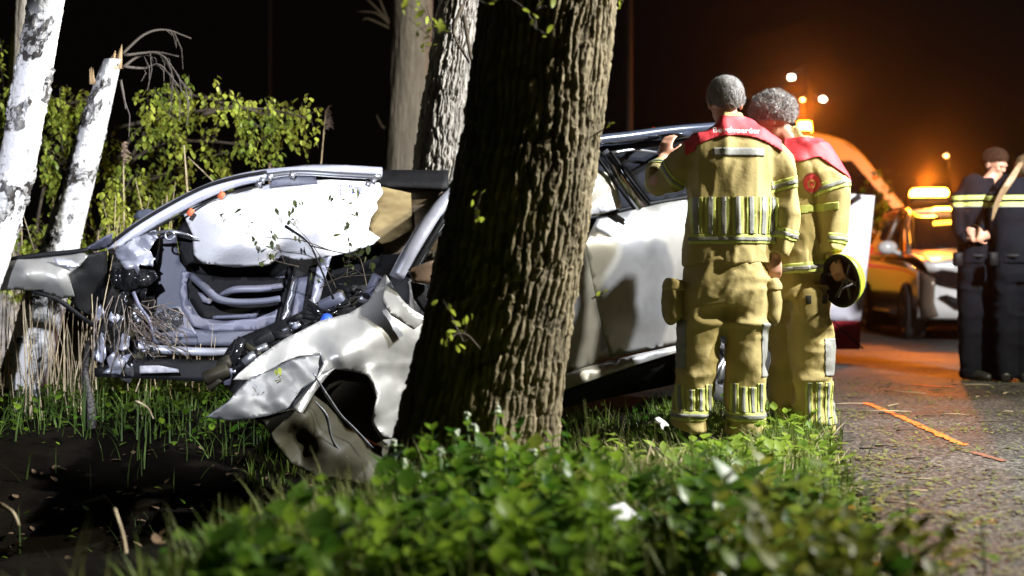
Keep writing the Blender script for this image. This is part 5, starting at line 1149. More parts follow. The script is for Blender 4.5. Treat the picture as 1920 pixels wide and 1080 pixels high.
    bmx.verts.index_update(); F = [[v.index for v in f.verts] for f in bmx.faces]; bmx.free(); obj('lettering', V, F, M_whitep, root, smooth=False)
    return root
firefighter_back()

# ---- second firefighter, turned left and looking down, helmet in hand
def firefighter_side():
    Y = 6.68; root = thing('person', 'curly grey-haired firefighter leaning in from the right, helmet in his right hand', 'person', (P(1500, 820, Y).x, Y, float(H(1.5, Y))))
    X = lambda x: (x - 960) / FPX * Y; out = (.35, -1, 0)
    hp, M_, hc = head_parts(P(1449, 226, Y), (-.86, .42, -.55), (-.30, .12, 1), 1.02)
    T_ = loft(dense([(P(x, y, Y), a, b, (.8, .6, 0)) for x, y, a, b in [(1478, 262, .06, .06), (1492, 290, .13, .1), (1496, 330, .15, .11), (1496, 420, .15, .11), (1500, 520, .14, .11), (1500, 560, .13, .1)]], 3), 18)
    rarm = limb([(1528, 296), (1556, 350), (1566, 405), (1568, 450), (1563, 482)], Y, [.06, .055, .05, .042, .03], [-.1, -.12, -.12, -.13, -.15])
    larm = limb([(1470, 300), (1448, 350), (1440, 400), (1425, 430)], Y, [.055, .05, .045, .035], [.1, .14, .12, .1])
    ll = limb([(1478, 540), (1474, 640), (1474, 720), (1470, 800), (1468, 815)], Y, [.08, .065, .05, .04, .04], [.08] * 5); rl = limb([(1522, 540), (1524, 640), (1524, 720), (1528, 800), (1530, 822)], Y, [.08, .07, .055, .042, .04], [-.08] * 5)
    parts = hp + [T_, loft(dense(limb([(1458, 240), (1470, 254), (1482, 272)], Y, [.055, .06, .065])), 14)] + [loft(dense(q, 3), 12) for q in (larm, rarm, ll, rl)]
    parts += hand_parts(P(1563, 480, Y - .15), (.25, 0, -1), (.6, .6, -.3), 1.0, .75) + hand_parts(P(1425, 430, Y + .1), (-.6, .1, -.6), (0, 1, 0), 1, .5)
    bm_ = fuse(parts, .0075, 3); obj('body', bm_[0], bm_[2], M_skin, root)
    hairpiece('hair', bm_, M_, hc, M_hairg, root, (0, -.62, 1), .004, .024, .016, np.array([42, 42, 42]), 8)
    g = MB(); ep = [hc + M_ @ Vector((.082, -.0, .006)), hc + M_ @ Vector((.074, .06, .004)), hc + M_ @ Vector((.05, .098, .0))]; g.tube(ep, .0022, 5); g.tube([hc + M_ @ Vector((.03 + .02 * math.cos(a), .104, -.004 + .018 * math.sin(a))) for a in np.linspace(0, 6.3, 13)], .0016, 4); g.build('spectacles', M_blk, root)
    sd = (.78, .62, 0)
    tj = [(1474, 246, .062, .07), (1480, 262, .075, .075), (1490, 280, .15, .11), (1500, 300, .19, .14), (1506, 340, .205, .155), (1505, 400, .20, .155), (1502, 450, .195, .155), (1500, 490, .195, .16), (1499, 512, .195, .16)]
    R1 = limb([(1512, 292), (1538, 314), (1556, 356), (1563, 405), (1566, 442), (1562, 474)], Y, [.095, .10, .098, .088, .075, .058], [-.05, -.09, -.12, -.12, -.13, -.15])
    L1 = limb([(1480, 296), (1458, 340), (1446, 390), (1430, 425)], Y, [.09, .08, .07, .055], [.08, .13, .12, .1])
    J = fuse([loft(dense([(P(x, y, Y), a, b, sd) for x, y, a, b in tj], 4), 28), loft(dense(R1, 4), 18), loft(dense(L1, 4), 14)], .011, 4)
    J = folds(*J, .028, (7, 7, 4.5), 51, None, 2.2); obj('jacket', J[0], J[2], M_khaki, root)
    a, b = np.array(P(1560, 262, Y)), np.array(P(1560, 330, Y))
    patch('shoulder_yoke', J, [lambda V: V[:, 2] - (zf(300, Y) + .25 * (V[:, 0] - X(1520)) * (V[:, 0] < X(1520)) - .75 * (V[:, 0] - X(1520)) * (V[:, 0] > X(1520))), lambda V: zf(262, Y) - V[:, 2], lambda V: V[:, 0] - X(1466)], M_red, root, .01, solid=.007)
    def band(A, Bp, t0, w, sel):
        a, b = np.array(A), np.array(Bp); d = (b - a) / np.linalg.norm(b - a)
        for (lo, hi, mt, of, nm) in ((t0, t0 + w, M_hiv, .004, 'sleeve_band'), (t0 + w * .33, t0 + w * .67, M_silver, .007, 'sleeve_band_silver')): patch(nm, J, [lambda V, lo=lo: (V - a) @ d - lo, lambda V, hi=hi: hi - (V - a) @ d] + sel, mt, root, of)
    band(P(1530, 305, Y - .08), P(1562, 395, Y - .12), .125, .055, [lambda V: V[:, 0] - X(1512)]); band(P(1563, 405, Y - .12), P(1563, 475, Y - .15), .10, .05, [lambda V: V[:, 0] - X(1536)])
    tl = [lambda V: X(1552) - V[:, 0]]
    for z0, z1, m1, of, nm in ((492, 511, M_hiv, .004, 'hem_band'), (498, 505, M_silver, .007, 'hem_band_silver'), (388, 402, M_hiv, .004, 'chest_band')):
        patch(nm, J, tl + [lambda V, z0=z0: zf(z0, Y) + .10 * (V[:, 0] - X(1500)) - V[:, 2], lambda V, z1=z1: V[:, 2] - zf(z1, Y) - .10 * (V[:, 0] - X(1500))], m1, root, of)
    # round crest on the upper sleeve: red disc with a gold ring
    bv = BVHTree.FromPolygons([tuple(v) for v in J[0]], [tuple(int(i) for i in t) for t in J[2]])
    def decal(name, cx_, cy_, r0, r1, mat, of):
        V = []; F = []; n = 20
        for k in range(n):
            for rr in (r0, (r0 + r1) / 2, r1):
                o0 = P(cx_ + rr * math.cos(k * 2 * math.pi / n), cy_ + rr * 1.12 * math.sin(k * 2 * math.pi / n), Y - 1); dd = (o0 - Vector((0, 0, CAM_H))).normalized(); h = bv.ray_cast(o0, dd)[0]; V.append((h if h else o0 + dd) - dd * of)
        for k in range(n):
            for j in range(2): a_ = k * 3 + j; b_ = ((k + 1) % n) * 3 + j; F.append((a_, a_ + 1, b_ + 1, b_))
        return obj(name, V, F, mat, root)
    decal('sleeve_badge', 1522, 343, .1, 17, M_red, .010); decal('badge_emblem', 1522, 345, 4, 8, MAT('badge_gold', (.45, .16, .05), .5), .013); decal('badge_rim', 1522, 343, 15, 17.5, MAT('badge_rim_dark', (.25, .06, .03), .5), .013)
    tw = [(1500, 490, .165, .13), (1500, 520, .17, .135), (1500, 560, .165, .13)]
    LL = limb([(1482, 540), (1478, 600), (1474, 660), (1474, 720), (1474, 780), (1474, 806)], Y, [.105, .10, .092, .085, .084, .09], [.06, .08, .09, .08, .07, .07])
    RL = limb([(1516, 540), (1519, 600), (1521, 660), (1520, 720), (1525, 780), (1527, 812)], Y, [.115, .115, .108, .098, .098, .10], [-.04, -.07, -.09, -.08, -.07, -.07])
    Tr = fuse([loft(dense([(P(x, y, Y), a, b, sd) for x, y, a, b in tw], 3), 24), loft(dense(LL, 4), 18), loft(dense(RL, 4), 18)], .011, 4); Tr = folds(*Tr, .034, (6.0, 6.0, 8), 73, None, 1.8); obj('trousers', Tr[0], Tr[2], M_khaki, root)
    nearl = lambda V: Y + .01 - V[:, 1]
    for x in (1503, 1521, 1539, 1553): 
        f = [lambda V, x=x: V[:, 0] - X(x - 6), lambda V, x=x: X(x + 6) - V[:, 0], lambda V: zf(712, Y) - V[:, 2], lambda V: V[:, 2] - zf(790, Y), nearl]; patch('leg_stripe', Tr, f, M_hiv, root, .004)
        patch('leg_stripe_silver', Tr, [lambda V, x=x: V[:, 0] - X(x - 2.4), lambda V, x=x: X(x + 2.4) - V[:, 0]] + f[2:], M_silver, root, .007)
    patch('cuff_band', Tr, [lambda V: zf(765, Y) - V[:, 2], lambda V: V[:, 2] - zf(785, Y), lambda V: X(1494) - V[:, 0]], M_hiv, root, .0045)
    patch('side_strip', Tr, [lambda V: V[:, 0] - X(1532), lambda V: zf(632, Y) - V[:, 2], lambda V: V[:, 2] - zf(700, Y), nearl], M_silver, root, .004)
    c = P(1524, 578, Y - .16); q = fuse([loft(dense([(c + Vector((0, 0, .10)), .06, .03, (1, .3, 0)), (c + Vector((.003, -.01, .06)), .08, .045, (1, .3, 0)), (c + Vector((.003, -.01, -.07)), .08, .045, (1, .3, 0)), (c + Vector((0, 0, -.11)), .06, .03, (1, .3, 0))], 3), 16)], .010, 2); q = folds(*q, .008, (12, 12, 12), 15)
    pk = obj('cargo_pocket', q[0], q[2], M_khakid, root)
    for dx in (-.036, .05): mb = MB(); mb.box(c + Vector((dx, -.052 + dx * .25, .045)), (.026, .01, .042), bev=.1); mb.build('velcro_tab', M_pvel, pk)
    boot(root, (X(1474), Y + .05, float(H(X(1474), Y)) - .0), (-.8, .45, 0)); boot(root, (X(1526), Y - .06, float(H(X(1526), Y)) - .0), (-.75, .2, 0))
firefighter_side()

# helmet in his hand
def helmet():
    c = P(1578, 526, 6.48); ax = Vector((.72, .60, .16)).normalized(); q = ax.to_track_quat('Z', 'Y').to_matrix(); V = []; F = []; n = 32; m = 10
    r = thing('helmet', 'fluorescent yellow fire helmet with dark lining, held upside down by the right firefighter', 'helmet', tuple(c))
    def shell(rx, ry, h, rim):
        V = []; F = []
        for i in range(m + 1):
            a = math.pi / 2 * i / m
            for j in range(n):
                b = 2 * math.pi * j / n; V.append(c + q @ Vector((rx * math.cos(a) * math.cos(b) * (1 + rim * (i == 0)), ry * math.cos(a) * math.sin(b) * (1 + rim * (i == 0)), h * math.sin(a) - .012 * (i == 0))))
        for i in range(m):
            for j in range(n): F.append((i * n + j, i * n + (j + 1) % n, (i + 1) * n + (j + 1) % n, (i + 1) * n + j))
        return V, F
    V, F = shell(.110, .130, .118, .05); obj('shell', V, F, MAT('helmet_fluo_yellow', (.62, .85, .05), .3, c2=(.55, .75, .05), coat=.6), r, solid=.006)
    V, F = shell(.098, .118, .104, 0); obj('lining', V, F, M_blk, r, solid=.006); mb = MB(); mb.tube([c + q @ Vector((.108 * math.cos(a), .128 * math.sin(a), -.008)) for a in np.linspace(0, 6.2832, 33)], .011, 7, False); mb.build('rim_trim', M_blk, r)
    mb = MB()
    for a in (0.3, 1.2, 2.2): mb.tube([c + q @ Vector((.1 * math.cos(a), .12 * math.sin(a), .01)), c + q @ Vector((.02, .0, .07)), c - q @ Vector((.1 * math.cos(a), .12 * math.sin(a), -.01))], .008, 6, flat=.3)
    mb.tube([c + q @ Vector((-.1, .0, 0)), c + q @ Vector((-.06, -.03, -.09)), c + q @ Vector((.0, -.08, -.04))], .005, 5); mb.build('harness', MAT('harness_grey', (.12, .12, .13), .6), r)
    mb = MB(); mb.box(c + q @ Vector((.02, .075, .085)), (.02, .045, .012), q, .2); mb.box(c + q @ Vector((.075, .02, .085)), (.04, .02, .012), q, .2); mb.build('vent', M_blk, r)
helmet()

# ---- two police officers
def officer(Y, cx, headpx, fwd, label, hair, lean=0, female=False, ground=715, dyaw=(1, 0, 0), body_dx=0):
    X = lambda x: (x - 960) / FPX * Y; root = thing('person', label, 'person', (X(cx), Y, 0)); s = Y / 10.0
    hp, M_, hc = head_parts(P(*headpx, Y), fwd, (0, 0, 1), .96)
    nk = (headpx[0] * .4 + cx * .6, 347)
    def lim(p, r, d=None): return limb(p, Y, r, d)
    T_ = loft(dense([(P(x, y, Y), a, b, dyaw) for x, y, a, b in [(nk[0], 340, .055, .06), (cx, 362, .14, .1), (cx, 400, .15, .11), (cx, 480, .14, .1), (cx, 520, .15, .11)]], 3), 16)
    arms = [[(cx - 33, 362), (cx - 37, 400), (cx - 33, 440), (cx - 8, 448)], [(cx + 33, 362), (cx + 37, 400), (cx + 33, 440), (cx + 8, 442)]]
    fs_ = 1 if fwd[1] > 0 else -1
    al = [limb(a, Y, [.05, .045, .04, .03], [0, .02 * fs_, .04 * fs_, .18 * fs_]) for a in arms]
    legs = [[(cx - 17, 510), (cx - 18, 580), (cx - 18, 650), (cx - 18, 708)], [(cx + 17, 510), (cx + 18, 580), (cx + 19, 650), (cx + 19, 708)]]
    lg = [limb(a, Y, [.08, .06, .05, .04]) for a in legs]
    parts = hp + [T_, loft(dense(limb([(headpx[0], headpx[1] + 18), nk], Y, [.052, .058])), 12)] + [loft(dense(q, 2), 10) for q in al + lg]
    for a in arms: parts += hand_parts(P(*a[-1], Y + .17 * fs_), (.9 if a is arms[0] else -.9, .1 * fs_, .3), (0, -fs_, 0), .9, .6)
    bm_ = fuse(parts, .008, 2); obj('body', bm_[0], bm_[2], M_skin, root)
    hairpiece('hair', bm_, M_, hc, hair, root, (0, -.6, 1), .014 if not female else .0, .015, .004, np.array([50, 50, 25]), 3)
    e = MB()
    for sx in (-1, 1): e.ball(hc + M_ @ Vector((sx * .031, .074, 0)) * .96, .011, 8, 6)
    e.build('eyes', M_blkg, root)
    J = fuse([loft(dense([(P(x, y, Y), a, b, dyaw) for x, y, a, b in [(nk[0], 333, .06, .07), (nk[0], 343, .07, .08), (cx, 352, .145, .11), (cx, 366, .172, .13), (cx, 400, .176, .14), (cx, 450, .162, .14), (cx, 495, .172, .14)]], 3), 24)] + [loft(dense(limb(a[:-1] + [((a[-2][0] + a[-1][0]) / 2, (a[-2][1] + a[-1][1]) / 2)], Y, [.07, .062, .055, .046], [0, .02 * fs_, .04 * fs_, .13 * fs_]), 3), 12) for a in arms], .013, 3)
    J = folds(*J, .014, (7, 7, 5), int(cx)); obj('jacket', J[0], J[2], M_navy, root)
    for z0, z1, mt, of, nm in ((368, 388, M_hiv, .006, 'hi_vis_band'), (376, 380, M_navy, .010, 'band_divider'), (388, 390, M_silver, .008, 'band_silver')):
        patch(nm, J, [lambda V, z0=z0: zf(z0, Y) - V[:, 2], lambda V, z1=z1: V[:, 2] - zf(z1, Y)], mt, root, of)
    Tr = fuse([loft(dense([(P(x, y, Y), a, b, dyaw) for x, y, a, b in [(cx, 480, .165, .125), (cx, 510, .17, .13), (cx, 530, .16, .125)]], 2), 20)] + [loft(dense(limb(a, Y, [.095, .09, .08, .075]), 3), 14) for a in legs], .013, 3); Tr = folds(*Tr, .016, (7, 7, 9), int(cx) + 1); obj('trousers', Tr[0], Tr[2], M_navy, root)
    mb = MB(); mb.tube([P(cx - 44, 478, Y), P(cx, 480, Y - .15), P(cx + 44, 478, Y)], .018, 6); 
    for dx in (-40, 34): mb.box(P(cx + dx, 486, Y - .1), (.07, .06, .11), bev=.2)
    mb.build('duty_belt', M_blk, root)
    for a in legs: boot(root, (X(a[-1][0]), Y, .004), (fwd[0], fwd[1], 0))
    return root, M_, hc
officer(10.05, 1836, (1866, 308), (.55, -.78, -.42), 'bearded policeman in navy uniform with a yellow band, looking down to the right', M_hairb)
r2, M2, hc2 = officer(9.85, 1902, (1926, 322), (.25, .9, -.35), 'policewoman with a long blond ponytail, back turned, at the right edge', M_hairbl, female=True)
mb = MB()
for k in range(9):
    d = k * 1.7 - 7; mb.tube(tpx([(1914 + d * .4, 306, 9.72), (1896 + d * .7, 336, 9.62), (1879 + d * .6, 362, 9.62), (1867 + d * .5, 388, 9.64), (1860 + d * .2, 414, 9.66)], 4), [.009, .011, .010, .008, .002], 6)
mb.build('ponytail', M_hairbl, r2)
# ------------------------------------------------------------------ vehicles and street furniture behind
M_white = MAT('vehicle_white', (.70, .70, .70), .25, .0, coat=.7, c2=(.60, .60, .60), ns=3)
M_flank_shade = MAT('vehicle_flank_shaded', (.16, .12, .09), .18, .3, coat=.9, c2=(.12, .09, .07), ns=3)  # side of the white car, shade and amber reflection put into its colour
M_glassd = MAT('windscreen_dark', (.008, .009, .011), .06, c2=(.006, .006, .008), ns=3, coat=.3)
M_amber = EMIT('amber_beacon_lit', (1, .42, .03), 60); M_lampw = EMIT('street_lamp_lit', (1, .93, .75), 26); M_lampo = EMIT('sodium_lamp_lit', (1, .62, .22), 14)
def grid(name, rows, mat, parent, k=3, solid=0, label=None, closed=False):
    """smooth surface through rows of local points"""
    A = np.array(rows, dtype=float); A2 = np.array([catmull(list(r), k) for r in A]); A3 = np.array(catmull([r.ravel() for r in A2], k)).reshape(-1, A2.shape[1], 3)
    n, m, _ = A3.shape; i = np.arange(n * m).reshape(n, m); F = np.column_stack([i[:-1, :-1].ravel(), i[:-1, 1:].ravel(), i[1:, 1:].ravel(), i[1:, :-1].ravel()])
    me = mesh_np(name, A3.reshape(-1, 3), F, mat); o = bpy.data.objects.new(name, me); COL.objects.link(o); o.parent = parent
    if solid: s = o.modifiers.new('solid', 'SOLIDIFY'); s.thickness = solid; s.offset = 0
    if label: o['label'] = label
    return o
def lmesh(name, mb, mat, parent, label=None):
    me = mesh_np(name, mb.V, mb.F, mat); o = bpy.data.objects.new(name, me); COL.objects.link(o); o.parent = parent
    if label: o['label'] = label
    return o
def place(root, Yloc, ang): root.location = Yloc; root.rotation_euler = (0, 0, ang)
# local frame of vehicles: nose at y = 0 pointing -Y, length along +Y, x = width
def suv(root, w=.92, paint=None, flank=None):
    paint = paint or M_white; flank = flank or M_flank_shade
    # lower body: half section rows from nose to tail, mirrored
    st = [(.0, .80, .30, .72, .93), (.12, .90, .26, .78, .98), (.6, .92, .24, .86, 1.02), (1.35, .92, .24, .93, 1.08), (2.6, .92, .24, .96, 1.10), (3.8, .92, .26, .98, 1.12), (4.35, .88, .34, .98, 1.10), (4.48, .80, .40, .9, 1.02)]
    for sgn in (-1, 1):
        rows = [[(sgn * ww * w / .92 * .94, y, z0), (sgn * ww * w / .92, y, z0 + .14), (sgn * ww * w / .92, y, (z0 + z1) / 2), (sgn * ww * w / .92 * .985, y, z1)] for y, ww, z0, z1, z2 in st]
        grid('flank', rows, flank, root, 3, .02)
    bon = [[(x * w * (.86 if y < .1 else .95), y - .0 + .22 * x * x * (y < .1), z - .05 * x * x) for x in (-1, -.6, 0, .6, 1)] for y, z in ((.02, .80), (.10, .92), (.5, 1.0), (.95, 1.05), (1.28, 1.08))]
    grid('bonnet', bon, paint, root, 3, .02)
    fr = [[(x * w, yy + .30 * x * x, z) for x in (-1, -.7, -.35, 0, .35, .7, 1)] for yy, z in ((.02, .26), (-.05, .36), (-.06, .52), (-.02, .66), (.0, .80))]
    grid('front_bumper', fr, paint, root, 3, .02)
    # greenhouse
    tp_ = [(1.15, 1.06), (1.75, 1.44), (2.15, 1.60), (2.9, 1.66), (3.7, 1.63), (4.2, 1.52)]
    rf = [[(x * (w * .70), y + .06 * x * x, z - .05 * x * x) for x in (-1, -.5, 0, .5, 1)] for y, z in tp_[2:]]
    grid('roof', rf, paint, root, 3, .03)
    ws = [[(x * w * (.90 - .2 * t), 1.18 + .95 * t + .08 * x * x, 1.07 + .50 * t) for x in (-1, -.5, 0, .5, 1)] for t in (0, .5, 1)]
    grid('windscreen', ws, M_glassd, root, 3, .01)
    for sgn in (-1, 1):
        wn = [[(sgn * w * .97, y0, .98), (sgn * w * .86, y1, 1.28), (sgn * w * .72, y2, 1.56)] for y0, y1, y2 in ((1.25, 1.75, 2.2), (2.0, 2.2, 2.5), (2.9, 2.9, 2.95), (3.8, 3.7, 3.6))]
        grid('side_window', wn, M_glassd, root, 3, .01)
        mb = MB(); mb.tube(catmull([(sgn * w * .93, 1.12, 1.04), (sgn * w * .82, 1.7, 1.36), (sgn * w * .72, 2.15, 1.585), (sgn * w * .70, 3.0, 1.64), (sgn * w * .70, 3.9, 1.60)], 4), .035, 8); mb.tube(catmull([(sgn * w * .985, 2.55, 1.0), (sgn * w * .86, 2.6, 1.3), (sgn * w * .72, 2.62, 1.6)], 4), .03, 6); mb.tube(catmull([(sgn * w * .985, 1.2, .99), (sgn * w * .99, 2.6, 1.02), (sgn * w * .99, 3.9, 1.05)], 4), .018, 6); lmesh('door_pillar', mb, flank, root)
        mb = MB(); mb.ball((sgn * (w + .12), 1.45, 1.10), (.12, .07, .085), 14, 8); mb.tube([(sgn * w * .95, 1.42, 1.02), (sgn * (w + .08), 1.45, 1.06)], .025, 6); lmesh('mirror', mb, paint, root)
        hl = [[(sgn * a * w, b, c) for a, b, c in r] for r in (((.42, .05, .76), (.66, .12, .80), (.90, .30, .86)), ((.44, .0, .68), (.66, .08, .71), (.88, .24, .74)), ((.52, .0, .61), (.68, .07, .64), (.86, .22, .68)))]
        hl = [[(x, y - .06, z) for x, y, z in r] for r in hl]
        h = grid('headlight', hl, M_glassd, root, 3, .03); mb = MB()
        for q in (.60, .72): mb.ball((sgn * q * w, .06 + (q - .6) * .5, .70), (.045, .03, .035), 10, 6)
        mb.tube([(sgn * .48 * w, -.03, .66), (sgn * .68 * w, .035, .69), (sgn * .86 * w, .17, .73)], .012, 5); lmesh('lamp_lens', mb, M_metal, h)
        mb = MB(); mb.add([(sgn * .50 * w, -.03, .46), (sgn * .72 * w, .03, .54), (sgn * .80 * w, .07, .52), (sgn * .62 * w, -.0, .40), (sgn * .52 * w, -.035, .38), (sgn * .50 * w, -.07, .46), (sgn * .72 * w, -.01, .54), (sgn * .80 * w, .03, .52), (sgn * .62 * w, -.04, .40), (sgn * .52 * w, -.075, .38)], [(5, 6, 7, 8, 9), (0, 4, 3, 2, 1), (0, 1, 6, 5), (1, 2, 7, 6), (2, 3, 8, 7), (3, 4, 9, 8), (4, 0, 5, 9)]); lmesh('air_intake', mb, M_blk, root)
        for yy in (.88, 3.62):
            wh = bpy.data.objects.new('wheel', None); COL.objects.link(wh); wh.parent = root; c = (sgn * w * .93, yy, .34)
            b0 = len(bpy.data.objects); wheel_parts(c, .34, None, (sgn, 0, 0), .22)
            for nm in WHEELTMP: nm.parent = wh
            WHEELTMP.clear()
        mb = MB(); mb.tube([(sgn * w * .96, 1.3, .30), (sgn * w * .98, 3.2, .30)], .04, 8, flat=.6); lmesh('side_step', mb, MAT('side_step_metal', (.5, .5, .5), .25, .8), root)
    mb = MB(); mb.box((0, -.03, .42), (.8, .08, .12), bev=.2); mb.box((0, .0, .74), (.72, .07, .09), bev=.2); lmesh('grille', mb, M_blk, root)
    mb = MB(); mb.box((0, -.06, .54), (.52, .02, .11), bev=.1); lmesh('number_plate', mb, MAT('plate_yellow', (.7, .5, .03), .4), root)
    mb = MB(); mb.box((0, 2.3, .33), (1.5, 3.8, .12)); mb.box((0, 3.0, .75), (1.3, 2.2, .5), bev=.1); lmesh('floor', mb, M_blk, root)
WHEELTMP = []
_obj = obj
def obj(name, V, F, mat, parent=None, smooth=True, solid=0, label=None):
    o = _obj(name, V, F, mat, parent, smooth, solid, label)
    if name in ('tyre', 'rim', 'brake_disc') and parent is None: WHEELTMP.append(o)
    return o
pc = thing('service_car', 'white car with glowing amber light bar, left of the police officers', 'car'); suv(pc)
mb = MB(); mb.box((-.28, 2.7, 1.84), (.46, .26, .12), bev=.3); o = lmesh('light_bar', mb, M_amber, pc); mb = MB(); mb.box((-.28, 2.7, 1.74), (.5, .30, .10), bev=.2); lmesh('light_bar_base', mb, M_blk, pc)
mb = MB(); mb.box((-.1, 1.98, 1.60), (.55, .05, .035), bev=.3); lmesh('inner_beacon', mb, M_amber, pc)
place(pc, (6.05, 15.6, .004), R(-6)); pc.scale = (1.1, 1.1, 1.1)
v = Vector((-.28, 2.7, 2.0)) * 1.1; v.rotate(pc.rotation_euler); lamp('beacon_light', 'POINT', tuple(pc.location + v), 650, (1, .21, .012), size=.12)
v = Vector((-1.7, 1.2, 1.3)); v.rotate(pc.rotation_euler)

# yellow van with beacon
def van():
    r = thing('yellow_van', 'yellow van with an amber beacon on its roof, behind the white screen', 'van'); w = .98
    prof = [(0, .45), (-.05, .9), (.15, 1.10), (.62, 1.28), (1.25, 2.10), (1.55, 2.32), (2.0, 2.42), (2.6, 2.44), (3.3, 2.42), (3.42, 1.8), (3.42, .45)]
    rows = [[(x * w * (1 - .0 if z < 1.3 else 1 - .10 * (z - 1.3)), y, z) for y, z in prof] for x in (-1, -.5, 0, .5, 1)]
    M_y = MAT('van_yellow', (.80, .45, .02), .35, coat=.5, c2=(.7, .38, .02), ns=3)
    grid('bonnet_and_roof', rows, M_y, r, 3, .02)
    for sgn in (-1, 1):
        V = [(sgn * w * (1 if z < 1.3 else 1 - .10 * (z - 1.3)) * .998, y, z) for y, z in prof]; mb = MB(); mb.add(V, [tuple(range(len(V)))]); lmesh('side_panel', mb, M_y, r)
        wv = [(.78, 1.30), (1.38, 2.04), (2.25, 2.08), (2.25, 1.28)]; mb = MB(); mb.add([(sgn * w * (1.004 if z < 1.3 else 1.004 - .10 * (z - 1.3)), y, z) for y, z in wv], [(0, 1, 2, 3)]); o = lmesh('side_window', mb, M_glassd, r); s = o.modifiers.new('s', 'SOLIDIFY'); s.thickness = .02
        mb = MB(); mb.box((sgn * 1.001 * w, 2.3, .95), (.012, 2.1, .22)); lmesh('stripe', mb, MAT('van_red_stripe', (.6, .03, .02), .4), r)
        for yy in (.95, 2.75):
            wh = bpy.data.objects.new('wheel', None); COL.objects.link(wh); wh.parent = r; wheel_parts((sgn * w * .93, yy, .36), .36, None, (sgn, 0, 0), .22)
            for nm in WHEELTMP: nm.parent = wh
            WHEELTMP.clear()
    ws = [[(x * w * (.92 - .06 * t), .66 + .62 * t - .01 + .06 * x * x, 1.34 + .74 * t) for x in (-1, -.5, 0, .5, 1)] for t in (0, .5, 1)]; grid('windscreen', ws, M_glassd, r, 3, .02)
    mb = MB(); mb.box((0, 2.0, 2.46), (.5, .2, .12), bev=.2); lmesh('beacon_base', mb, M_blk, r); mb = MB(); mb.tube([(.1, 2.0, 2.5), (.1, 2.0, 2.66)], [.10, .085], 16); lmesh('beacon', mb, M_amber, r); return r
vn = van(); place(vn, (8.1, 23.0, .004), R(75)); vn.scale = (1.39, 1.39, 1.39)
bpy.context.view_layer.update()
v = Vector((.1, 2.0, 2.85)) * 1.39; v.rotate(vn.rotation_euler); lamp('beacon_light', 'POINT', tuple(vn.location + v), 800, (1, .21, .012), size=.1)

# privacy screen: white cloth with a red foot
sc_ = thing('privacy_screen', 'white cloth privacy screen with a red lower edge, behind the helmet', 'screen', tuple(P(1560, 655, 12.3)))
M_cloth = MAT('screen_white_cloth', (.72, .70, .74), .8, c2=(.62, .60, .66), ns=4, bump=.15, bsc=20); M_clothr = MAT('screen_red_cloth', (.50, .02, .035), .8, c2=(.38, .015, .03), ns=4)
sheet('white_cloth', [(1380, 366, 12.9), (1480, 364, 12.6), (1560, 362, 12.4), (1600, 364, 12.3), (1640, 367, 12.2), (1634, 430, 12.2), (1622, 540, 12.25), (1614, 602, 12.25), (1560, 601, 12.4), (1480, 600, 12.6), (1380, 600, 12.9)], M_cloth, sc_, step=12, bump=.03, bs=40, thick=.006, seed=2)
sheet('red_hem', [(1380, 600.5, 12.9), (1560, 601.5, 12.4), (1614, 602.5, 12.25), (1612, 655, 12.2), (1560, 655, 12.4), (1380, 655, 12.9)], M_clothr, sc_, step=12, bump=.02, bs=40, thick=.006, seed=3)
mb = MB(); mb.tube([P(1560, 600, 12.2), P(1618, 654, 12.0)], .008, 5); mb.build('stay_cord', M_blk, sc_)
mb = MB(); mb.tube([P(1568, 398, 12.15), P(1600, 374, 12.1), P(1618, 362, 12.0)], .004, 5); mb.build('stay_cord', M_blk, sc_)
mb = MB(); mb.tube([P(1583, 388, 12.1), P(1612, 368, 12.02)], [.022, .028], 8); mb.build('pole_grip', M_blk, sc_)

# street lamps and poles
M_pole = MAT('galvanised_pole', (.03, .03, .03), .9, 0, spec=.05)
def street_lamp(x, y, Yd, label, r, mat, side=0, pole=True, col=(1, .9, .7), pw=0):
    c = P(x, y, Yd); t = thing('street_lamp', label, 'street lamp', (c.x + side, Yd, 0), 'street lamps far behind'); mb = MB(); mb.ball(c, (r * 1.15, r, r * .8), 14, 8); mb.build('lamp_head', mat, t)
    mb = MB(); mb.tube(catmull([(c.x + side, Yd, 0), (c.x + side, Yd, c.z * .6), (c.x + side, Yd, c.z + .05), (c.x + side * .4, Yd, c.z + r + .12), (c.x, Yd, c.z + r)], 4), .05, 6); mb.build('pole', M_pole, t)
street_lamp(1484, 145, 48, 'upper left street lamp above the second firefighter\'s head', .11, M_lampw, .55)
street_lamp(1543, 186, 52, 'street lamp to the right of the two lamp posts above the van', .11, M_lampw, -.45)
street_lamp(1505, 187, 80, 'smaller dimmer street lamp between the two bright ones', .11, M_lampo, .3)
street_lamp(1774, 292, 90, 'small distant street lamp straight above the light bar', .12, M_lampo, .2)
street_lamp(1645, 337, 60, 'low distant street lamp beside the small leafy tree', .11, M_lampw, -.3)
street_lamp(1226, 243, 70, 'tiny red light far away above the wreck roof', .05, EMIT('red_lamp_lit', (1, .06, .02), 6), .1)
for x, Yd, r, lb, top in ((505, 26, .05, 'thin lamp post rising out of the hanging leaves on the left', -200), (1180, 24, .07, 'dim grey lamp post right of the big trunk', -200), (1515, 50, .06, 'short grey mast between the far street lamps', 150), (1522, 44, .07, 'grey mast just above the van beacon', 188)):
    a = P(x, 520 + CAM_H * FPX / Yd, Yd); b = P(x, top, Yd); mb = MB(); mb.tube([a, b], [r, r * .8], 10); mb.box(tuple(a + Vector((0, 0, .15))), (r * 3, r * 3, .3), bev=.15); tag(mb.build('lamp_post', M_pole), lb, 'post', 'plain posts in the dark')
